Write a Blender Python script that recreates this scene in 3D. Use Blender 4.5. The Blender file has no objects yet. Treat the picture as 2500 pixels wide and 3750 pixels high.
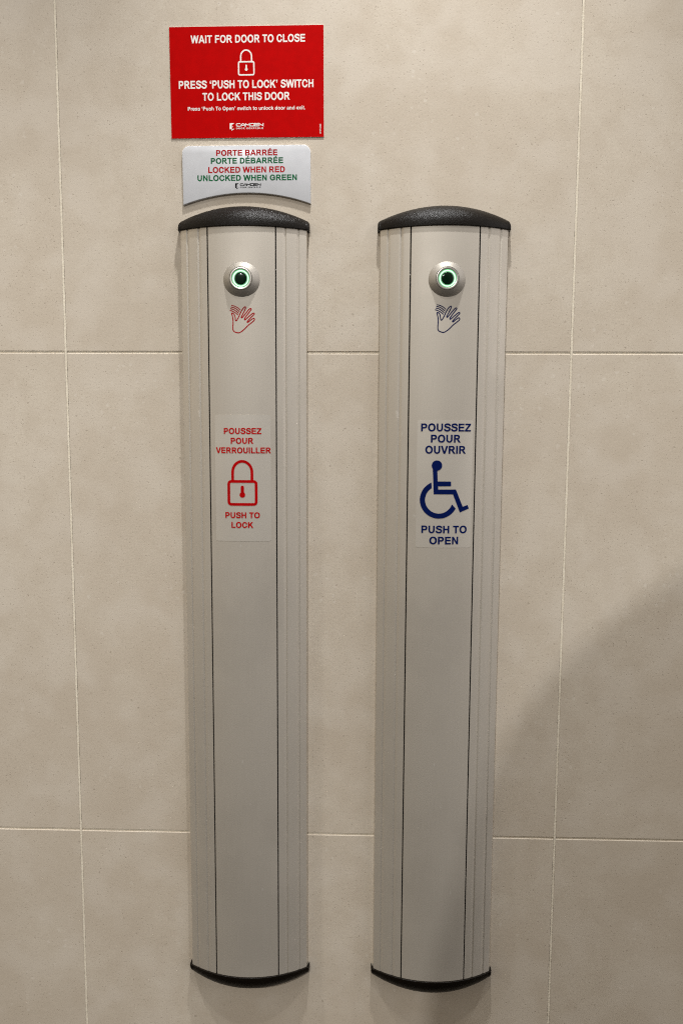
import bpy, bmesh, math, random
from mathutils import Vector
random.seed(7)
D = bpy.data
S = bpy.context.scene
C = S.collection

# ------------------------------------------------------------------ camera, world, lamps, exposure
cam = D.cameras.new('camera')
cam.sensor_fit = 'VERTICAL'
cam.sensor_height = 36.0
cam.lens = 26.88
cam.clip_start = 0.02
cam.clip_end = 50.0
camo = D.objects.new('camera', cam)
camo.location = (0.35623, -0.92390, -0.09537)
camo.rotation_euler = (1.46794, -0.00462, 0.02701)
C.objects.link(camo)
S.camera = camo

W = D.worlds.new('World')
S.world = W
W.use_nodes = True
nt = W.node_tree
nt.nodes.clear()
_o = nt.nodes.new('ShaderNodeOutputWorld')
_b = nt.nodes.new('ShaderNodeBackground')
_t = nt.nodes.new('ShaderNodeTexCoord')
_s = nt.nodes.new('ShaderNodeSeparateXYZ')
_r = nt.nodes.new('ShaderNodeValToRGB')
_m = nt.nodes.new('ShaderNodeMapRange')
_m.inputs['From Min'].default_value = -1
_m.inputs['From Max'].default_value = 1
nt.links.new(_t.outputs['Generated'], _s.inputs[0])
nt.links.new(_s.outputs['Z'], _m.inputs['Value'])
nt.links.new(_m.outputs[0], _r.inputs[0])
# side gain added above eye level to brighten the rails: cool right, warm left
_up = nt.nodes.new('ShaderNodeMapRange')
_up.inputs['From Min'].default_value = -0.30
_up.inputs['From Max'].default_value = 0.10
nt.links.new(_s.outputs['Z'], _up.inputs['Value'])
_col = _r.outputs[0]
for lo, hi, gain in ((0.45, 0.85, (11.5, 12.0, 13.6)), (-0.45, -0.85, (6.6, 6.0, 5.0))):
    a = nt.nodes.new('ShaderNodeMapRange')
    a.inputs['From Min'].default_value = lo
    a.inputs['From Max'].default_value = hi
    nt.links.new(_s.outputs['X'], a.inputs['Value'])
    b = nt.nodes.new('ShaderNodeMath')
    b.operation = 'MULTIPLY'
    nt.links.new(a.outputs[0], b.inputs[0])
    nt.links.new(_up.outputs[0], b.inputs[1])
    c = nt.nodes.new('ShaderNodeMix')
    c.data_type = 'RGBA'
    c.blend_type = 'MULTIPLY'
    nt.links.new(b.outputs[0], c.inputs[0])
    nt.links.new(_col, c.inputs[6])
    c.inputs[7].default_value = (*[1 + g for g in gain], 1)
    c.clamp_result = False
    _col = c.outputs[2]
nt.links.new(_col, _b.inputs['Color'])
nt.links.new(_b.outputs[0], _o.inputs[0])
el = _r.color_ramp.elements
el[0].position = 0.0
el[0].color = (0.10, 0.085, 0.065, 1)
el[1].position = 1.0
el[1].color = (0.62, 0.58, 0.52, 1)
for p, c in ((0.30, (0.13, 0.112, 0.09)), (0.5, (0.42, 0.385, 0.335)), (0.62, (0.62, 0.58, 0.52))):
    e = el.new(p)
    e.color = (*c, 1)
_b.inputs['Strength'].default_value = 0.27


def spot(name, loc, power, cone, blend, radius, target=None, color=(1, 1, 1)):
    l = D.lights.new(name, 'SPOT')
    l.energy = power
    l.spot_size = math.radians(cone)
    l.spot_blend = blend
    l.shadow_soft_size = radius
    l.color = color
    o = D.objects.new(name, l)
    o.location = loc
    d = Vector(target or (loc[0], loc[1], loc[2] - 1)) - Vector(loc)
    o.rotation_euler = d.to_track_quat('-Z', 'Y').to_euler()
    C.objects.link(o)
    return o


CEIL = 1.48
for _x, _w in ((-0.44, 126), (0.41, 120), (1.24, 88)):                # narrow spots grazing the wall; the outer two added to even its brightness
    spot('wall_grazing_spot', (_x, -0.39, CEIL), _w, 54, 1.0, 0.034, target=(_x, -0.08, -0.6))
spot('ceiling_downlight_middle', (0.37, -0.92, CEIL), 34, 110, 1.0, 0.035)
spot('ceiling_downlight_far', (-0.20, -3.0, CEIL), 138, 74, 1.0, 0.020, target=(0.35, -0.4, -1.03))


S.view_settings.view_transform = 'Standard'
S.view_settings.look = 'None'
S.view_settings.exposure = 0.0
S.view_settings.gamma = 1.0
S.view_settings.use_curve_mapping = False
S.render.engine = 'CYCLES'
S.cycles.max_bounces = 6
S.cycles.use_denoising = False
S.cycles.filter_width = 1.1

# ------------------------------------------------------------------ material helpers


def mat(name, color, rough=0.5, metal=0.0, spec=0.5):
    m = D.materials.new(name)
    m.use_nodes = True
    p = m.node_tree.nodes['Principled BSDF']
    p.inputs['Base Color'].default_value = (*color, 1)
    p.inputs['Roughness'].default_value = rough
    p.inputs['Metallic'].default_value = metal
    p.inputs['Specular IOR Level'].default_value = spec
    return m


class N:
    """small wrapper for building node graphs"""

    def __init__(self, m):
        self.t = m.node_tree
        self.p = self.t.nodes['Principled BSDF']
        self.co = self.t.nodes.new('ShaderNodeTexCoord').outputs['Object']

    def new(self, kind, **kw):
        n = self.t.nodes.new(kind)
        for k, v in kw.items():
            setattr(n, k, v)
        return n

    def link(self, a, b):
        self.t.links.new(a, b)

    def mapping(self, scale=(1, 1, 1), loc=(0, 0, 0)):
        n = self.new('ShaderNodeMapping')
        n.inputs['Scale'].default_value = scale
        n.inputs['Location'].default_value = loc
        self.link(self.co, n.inputs['Vector'])
        return n.outputs[0]

    def noise(self, scale, detail=2, rough=0.5, vec=None, dist=0.0):
        n = self.new('ShaderNodeTexNoise')
        n.inputs['Scale'].default_value = scale
        n.inputs['Detail'].default_value = detail
        n.inputs['Roughness'].default_value = rough
        n.inputs['Distortion'].default_value = dist
        self.link(vec or self.co, n.inputs['Vector'])
        return n.outputs['Fac']

    def ramp(self, v, a, b, lo=0.0, hi=1.0):
        n = self.new('ShaderNodeMapRange', interpolation_type='SMOOTHSTEP')
        n.inputs['From Min'].default_value = a
        n.inputs['From Max'].default_value = b
        n.inputs['To Min'].default_value = lo
        n.inputs['To Max'].default_value = hi
        self.link(v, n.inputs['Value'])
        return n.outputs[0]

    def math(self, op, a, b):
        n = self.new('ShaderNodeMath', operation=op)
        for i, x in enumerate((a, b)):
            if isinstance(x, (int, float)):
                n.inputs[i].default_value = x
            else:
                self.link(x, n.inputs[i])
        return n.outputs[0]

    def mix(self, f, a, b, blend='MIX'):
        n = self.new('ShaderNodeMix', data_type='RGBA', blend_type=blend)
        if isinstance(f, (int, float)):
            n.inputs[0].default_value = f
        else:
            self.link(f, n.inputs[0])
        for i, x in ((6, a), (7, b)):
            if isinstance(x, tuple):
                n.inputs[i].default_value = (*x, 1)
            else:
                self.link(x, n.inputs[i])
        return n.outputs[2]

    def bump(self, h, strength, dist):
        n = self.new('ShaderNodeBump')
        n.inputs['Strength'].default_value = strength
        n.inputs['Distance'].default_value = dist
        self.link(h, n.inputs['Height'])
        self.link(n.outputs[0], self.p.inputs['Normal'])


def tile_material():
    m = mat('beige_porcelain_tile', (0.5, 0.44, 0.35), 0.55, spec=0.3)
    g = N(m)
    big = g.noise(5.5, 3, 0.55)
    mid = g.noise(38, 4, 0.6, dist=0.6)
    grain = g.noise(420, 2, 0.6)
    col = g.mix(g.ramp(big, 0.32, 0.68), (0.529, 0.452, 0.356), (0.606, 0.534, 0.433))
    col = g.mix(g.ramp(mid, 0.30, 0.72, 0, 0.62), col, (0.509, 0.433, 0.338))
    col = g.mix(g.ramp(grain, 0.35, 0.65, 0.0, 0.30), col, (0.446, 0.379, 0.294))
    # pinkish / greenish mineral mottling
    tint = g.noise(17, 2, 0.5, vec=g.mapping(loc=(3, 1, 2)))
    col = g.mix(g.ramp(tint, 0.42, 0.68, 0, 0.48), col, (0.611, 0.544, 0.454))
    # pale aggregate chips, gathered in loose patches
    v = g.new('ShaderNodeTexVoronoi')
    v.inputs['Scale'].default_value = 135
    wob = g.new('ShaderNodeTexNoise')
    wob.inputs['Scale'].default_value = 260
    g.link(g.co, wob.inputs['Vector'])
    add = g.new('ShaderNodeVectorMath', operation='MULTIPLY_ADD')
    add.inputs[1].default_value = (0.006, 0.006, 0.006)
    g.link(wob.outputs['Color'], add.inputs[0])
    g.link(g.co, add.inputs[2])
    g.link(add.outputs[0], v.inputs['Vector'])
    sep = g.new('ShaderNodeSeparateColor')
    g.link(v.outputs['Color'], sep.inputs[0])
    size = g.ramp(sep.outputs[0], 0.55, 1.0, 0.0, 0.34)
    chip = g.ramp(g.math('SUBTRACT', v.outputs['Distance'], size), -0.10, 0.02, 1.0, 0.0)
    patch = g.ramp(g.noise(9, 2, 0.5, vec=g.mapping(loc=(7, 0, 4))), 0.47, 0.64)
    keep = g.ramp(sep.outputs[0], 0.55, 0.60)
    chipf = g.math('MULTIPLY', g.math('MULTIPLY', chip, keep), g.math('MULTIPLY', patch, 0.36))
    col = g.mix(chipf, col, (0.68, 0.62, 0.53))
    # dark pin flecks, a few sizes
    dens = g.ramp(g.noise(14, 3, 0.6, vec=g.mapping(loc=(1, 5, 9))), 0.35, 0.68, 0.60, 1.0)
    f1 = g.ramp(g.noise(560, 1, 0.4, vec=g.mapping(scale=(1, 1, 0.8))), 0.630, 0.76)
    f2 = g.ramp(g.noise(240, 1, 0.4, vec=g.mapping(loc=(4, 4, 4))), 0.690, 0.78)
    fl = g.math('MULTIPLY', g.math('MAXIMUM', f1, f2), dens)
    col = g.mix(g.math('MULTIPLY', fl, 0.58), col, (0.275, 0.220, 0.162))
    # very large soft dirt clouds
    cloud = g.noise(2.3, 3, 0.6, vec=g.mapping(loc=(2, 2, 6)))
    col = g.mix(g.ramp(cloud, 0.40, 0.70, 0.0, 0.10), col, (0.40, 0.34, 0.26))
    # every tile comes a touch lighter or darker than its neighbours
    xyz = g.new('ShaderNodeSeparateXYZ')
    g.link(g.co, xyz.inputs[0])
    cell = g.new('ShaderNodeCombineXYZ')
    for a in ('X', 'Z'):
        g.link(g.math('FLOOR', g.math('DIVIDE', xyz.outputs[a], 0.602), 0), cell.inputs[a])
    wn = g.new('ShaderNodeTexWhiteNoise')
    g.link(cell.outputs[0], wn.inputs['Vector'])
    col = g.mix(g.ramp(wn.outputs['Value'], 0, 1, 0.0, 0.10), col, (0.43, 0.37, 0.29))
    g.link(col, g.p.inputs['Base Color'])
    h = g.math('ADD', g.math('MULTIPLY', grain, 0.5), g.math('MULTIPLY', fl, -0.8))
    h = g.math('ADD', h, g.math('MULTIPLY', g.noise(130, 3, 0.6), 0.8))
    g.bump(h, 0.4, 0.00026)
    g.link(g.ramp(mid, 0.3, 0.7, 0.50, 0.66), g.p.inputs['Roughness'])
    return m


def grout_material():
    m = mat('pale_sanded_grout', (0.62, 0.55, 0.43), 0.85, spec=0.2)
    g = N(m)
    a = g.noise(300, 3, 0.6)
    b = g.noise(25, 2, 0.5)
    col = g.mix(g.ramp(a, 0.3, 0.7), (0.66, 0.58, 0.455), (0.76, 0.69, 0.56))
    col = g.mix(g.ramp(b, 0.4, 0.7, 0, 0.35), col, (0.54, 0.465, 0.35))
    g.link(col, g.p.inputs['Base Color'])
    g.bump(g.noise(420, 3, 0.7), 0.5, 0.0005)
    return m


def aluminium_material():
    m = mat('satin_anodised_aluminium', (0.60, 0.56, 0.50), 0.48, 0.50, 0.4)
    g = N(m)
    streak = g.noise(60, 3, 0.6, vec=g.mapping(scale=(14, 14, 0.35)))
    fine = g.noise(1500, 1, 0.5, vec=g.mapping(scale=(1, 1, 0.6)))
    smear = g.noise(11, 3, 0.6, vec=g.mapping(loc=(5, 2, 1)))
    col = g.mix(g.ramp(streak, 0.3, 0.7), (0.512, 0.464, 0.394), (0.528, 0.479, 0.408))
    col = g.mix(g.ramp(smear, 0.45, 0.75, 0, 0.22), col, (0.472, 0.430, 0.365))
    col = g.mix(g.ramp(fine, 0.35, 0.65, 0, 0.12), col, (0.42, 0.378, 0.315))
    # a few rubbed marks and nicks
    nick = g.ramp(g.noise(70, 2, 0.5, vec=g.mapping(scale=(1.6, 1.6, 0.7), loc=(9, 3, 2))), 0.755, 0.80)
    col = g.mix(g.math('MULTIPLY', nick, 0.35), col, (0.72, 0.69, 0.63))
    g.link(col, g.p.inputs['Base Color'])
    g.link(g.ramp(smear, 0.3, 0.7, 0.46, 0.56), g.p.inputs['Roughness'])
    g.bump(g.math('ADD', g.math('MULTIPLY', streak, 0.4), g.math('MULTIPLY', fine, 0.4)), 0.10, 0.00005)
    return m


def cap_material():
    m = mat('black_textured_plastic', (0.0058, 0.0040, 0.0024), 0.36, spec=0.13)
    g = N(m)
    v = g.new('ShaderNodeTexVoronoi')
    v.inputs['Scale'].default_value = 1350
    g.link(g.co, v.inputs['Vector'])
    h = g.math('ADD', g.math('MULTIPLY', v.outputs['Distance'], 0.8), g.noise(620, 2, 0.6))
    g.bump(h, 0.7, 0.00030)
    return m


def paint(name, color, rough=0.45, grain=0.06, spec=0.04):
    m = mat(name, color, rough, spec=spec)
    g = N(m)
    n = g.noise(90, 3, 0.6)
    dark = tuple(c * (1 - grain) for c in color)
    lite = tuple(min(1, c * (1 + grain)) for c in color)
    g.link(g.mix(g.ramp(n, 0.3, 0.7), dark, lite), g.p.inputs['Base Color'])
    return m


M_TILE = tile_material()
M_GROUT = grout_material()
M_ALU = aluminium_material()
M_CAP = cap_material()
M_DARK = mat('black_seam_shade', (0.004, 0.004, 0.004), 0.7, spec=0.1)  # shade deep in the seams, put in as black
M_RED = paint('red_vinyl', (0.44, 0.0006, 0.0006), 0.75, 0.05, 0.03)
M_PINKWHITE = paint('white_print', (0.80, 0.76, 0.71), 0.5, 0.03)
M_VINYL_EDGE = mat('white_vinyl_edge', (0.75, 0.70, 0.66), 0.5)
M_WHITE = paint('white_translucent_acrylic', (0.59, 0.593, 0.605), 0.22, 0.02, 0.2)
M_TRED = paint('red_print', (0.36, 0.004, 0.006), 0.4, 0.08)
M_TGREEN = paint('green_print', (0.004, 0.105, 0.035), 0.4, 0.08)
M_BLACK = mat('black_print', (0.006, 0.006, 0.007), 0.6, spec=0.05)
M_SRED = paint('red_sticker_print', (0.40, 0.0012, 0.002), 0.5, 0.10)
M_SBLUE = paint('navy_sticker_print', (0.0015, 0.0075, 0.068), 0.5, 0.10)
M_HAND_RED = paint('red_silkscreen', (0.33, 0.006, 0.010), 0.4, 0.1)
M_HAND_BLUE = paint('navy_silkscreen', (0.006, 0.010, 0.060), 0.4, 0.1)
M_STEEL = mat('polished_steel', (0.58, 0.55, 0.49), 0.30, 0.9)
M_CONE = mat('bead_blasted_aluminium', (0.35, 0.322, 0.28), 0.54, 0.60)
_g = N(M_CONE)
_g.bump(_g.noise(1300, 2, 0.6), 0.25, 0.0002)
M_LENS = mat('dark_green_lens', (0.001, 0.010, 0.004), 0.12, spec=0.5)


def emission(name, color, strength):
    m = D.materials.new(name)
    m.use_nodes = True
    p = m.node_tree.nodes['Principled BSDF']
    p.inputs['Base Color'].default_value = (0.2, 0.4, 0.25, 1)
    p.inputs['Emission Color'].default_value = (*color, 1)
    p.inputs['Emission Strength'].default_value = strength
    return m


M_GLOW = emission('lit_green_led_ring', (0.66, 1.0, 0.70), 1.3)
M_GLOW_EDGE = emission('green_led_edge', (0.02, 0.42, 0.10), 0.9)


M_RIM = emission('lens_rim_led_spill', (0.004, 0.16, 0.045), 0.6)  # green spill of the LED ring on the lens, put in as emission


def vinyl_material():
    m = mat('clear_vinyl', (0.62, 0.575, 0.50), 0.42, 0.45, 0.4)
    g = N(m)
    n = g.noise(25, 3, 0.5)
    g.link(g.mix(g.ramp(n, 0.3, 0.7), (0.580, 0.532, 0.460), (0.600, 0.552, 0.478)), g.p.inputs['Base Color'])
    return m


M_VINYL = vinyl_material()

# ------------------------------------------------------------------ mesh helpers (all shapes in millimetres, stored in metres)
MM = 0.001


def obj(name, verts, faces, material, parent=None, smooth=None, mats=None, idx=None):
    me = D.meshes.new(name)
    me.from_pydata([tuple(c * MM for c in v) for v in verts], [], faces)
    for m in (mats or [material]):
        me.materials.append(m)
    if idx:
        me.polygons.foreach_set('material_index', idx)
    bm = bmesh.new()
    bm.from_mesh(me)
    bmesh.ops.remove_doubles(bm, verts=bm.verts, dist=1e-6)
    bm.to_mesh(me)
    bm.free()
    if smooth is not None:
        me.polygons.foreach_set('use_smooth', [True] * len(me.polygons))
        me.set_sharp_from_angle(angle=math.radians(smooth))
    me.update()
    o = D.objects.new(name, me)
    C.objects.link(o)
    if parent:
        o.parent = parent
    return o


def fix_normals(o):
    bm = bmesh.new()
    bm.from_mesh(o.data)
    bmesh.ops.recalc_face_normals(bm, faces=bm.faces)
    bm.to_mesh(o.data)
    bm.free()
    return o


def tag(o, label=None, cat=None, group=None, kind=None):
    for k, v in (('label', label), ('category', cat), ('group', group), ('kind', kind)):
        if v:
            o[k] = v
    return o


def thing(name, label, cat, loc, group=None, roll=0.0):
    o = D.objects.new(name, None)
    o.empty_display_size = 0.05
    o.location = loc
    o.rotation_euler = (0, -math.radians(roll), 0)
    C.objects.link(o)
    return tag(o, label, cat, group, 'thing')


# -- 2D shapes: lists of (x, z) points and faces; "surf" lifts them on to a flat or curved front
def merge(*shapes):
    V, F = [], []
    for v, f in shapes:
        b = len(V)
        V += list(v)
        F += [tuple(i + b for i in q) for q in f]
    return V, F


def smooth_path(pts, closed=False, sub=6):
    out = []
    n = len(pts)
    rng = range(n if closed else n - 1)
    for i in rng:
        p = [pts[(i + k) % n] if closed else pts[min(max(i + k, 0), n - 1)] for k in (-1, 0, 1, 2)]
        for s in range(sub):
            t = s / sub
            out.append(tuple(0.5 * ((2 * p[1][a]) + (-p[0][a] + p[2][a]) * t + (2 * p[0][a] - 5 * p[1][a] + 4 * p[2][a] - p[3][a]) * t * t
                                    + (-p[0][a] + 3 * p[1][a] - 3 * p[2][a] + p[3][a]) * t ** 3) for a in (0, 1)))
    if not closed:
        out.append(tuple(pts[-1]))
    return out


def ribbon(pts, w, closed=False):
    n = len(pts)
    V, F = [], []
    for i, p in enumerate(pts):
        a = pts[(i - 1) % n] if closed or i > 0 else None
        b = pts[(i + 1) % n] if closed or i < n - 1 else None
        ds = []
        if a:
            d = Vector((p[0] - a[0], p[1] - a[1]))
            if d.length > 1e-9:
                ds.append(d.normalized())
        if b:
            d = Vector((b[0] - p[0], b[1] - p[1]))
            if d.length > 1e-9:
                ds.append(d.normalized())
        t = sum(ds, Vector((0, 0)))
        t = t.normalized() if t.length > 1e-6 else ds[0]
        nrm = Vector((-t.y, t.x))
        k = 1.0 / max(0.5, abs(nrm.dot(Vector((-ds[0].y, ds[0].x)))))
        V += [(p[0] + nrm.x * w / 2 * k, p[1] + nrm.y * w / 2 * k), (p[0] - nrm.x * w / 2 * k, p[1] - nrm.y * w / 2 * k)]
    for i in range(n if closed else n - 1):
        j = (i + 1) % n
        F.append((2 * i, 2 * i + 1, 2 * j + 1, 2 * j))
    return V, F


def poly(pts):
    return list(pts), [tuple(range(len(pts)))]


def disc(cx, cz, r, n=40):
    return poly([(cx + r * math.cos(2 * math.pi * i / n), cz + r * math.sin(2 * math.pi * i / n)) for i in range(n)])


def rrect_path(x0, z0, x1, z1, r, n=7):
    out = []
    for cx, cz, a0 in ((x1 - r, z1 - r, 0), (x0 + r, z1 - r, 90), (x0 + r, z0 + r, 180), (x1 - r, z0 + r, 270)):
        for i in range(n + 1):
            a = math.radians(a0 + 90 * i / n)
            out.append((cx + r * math.cos(a), cz + r * math.sin(a)))
    return out


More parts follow.
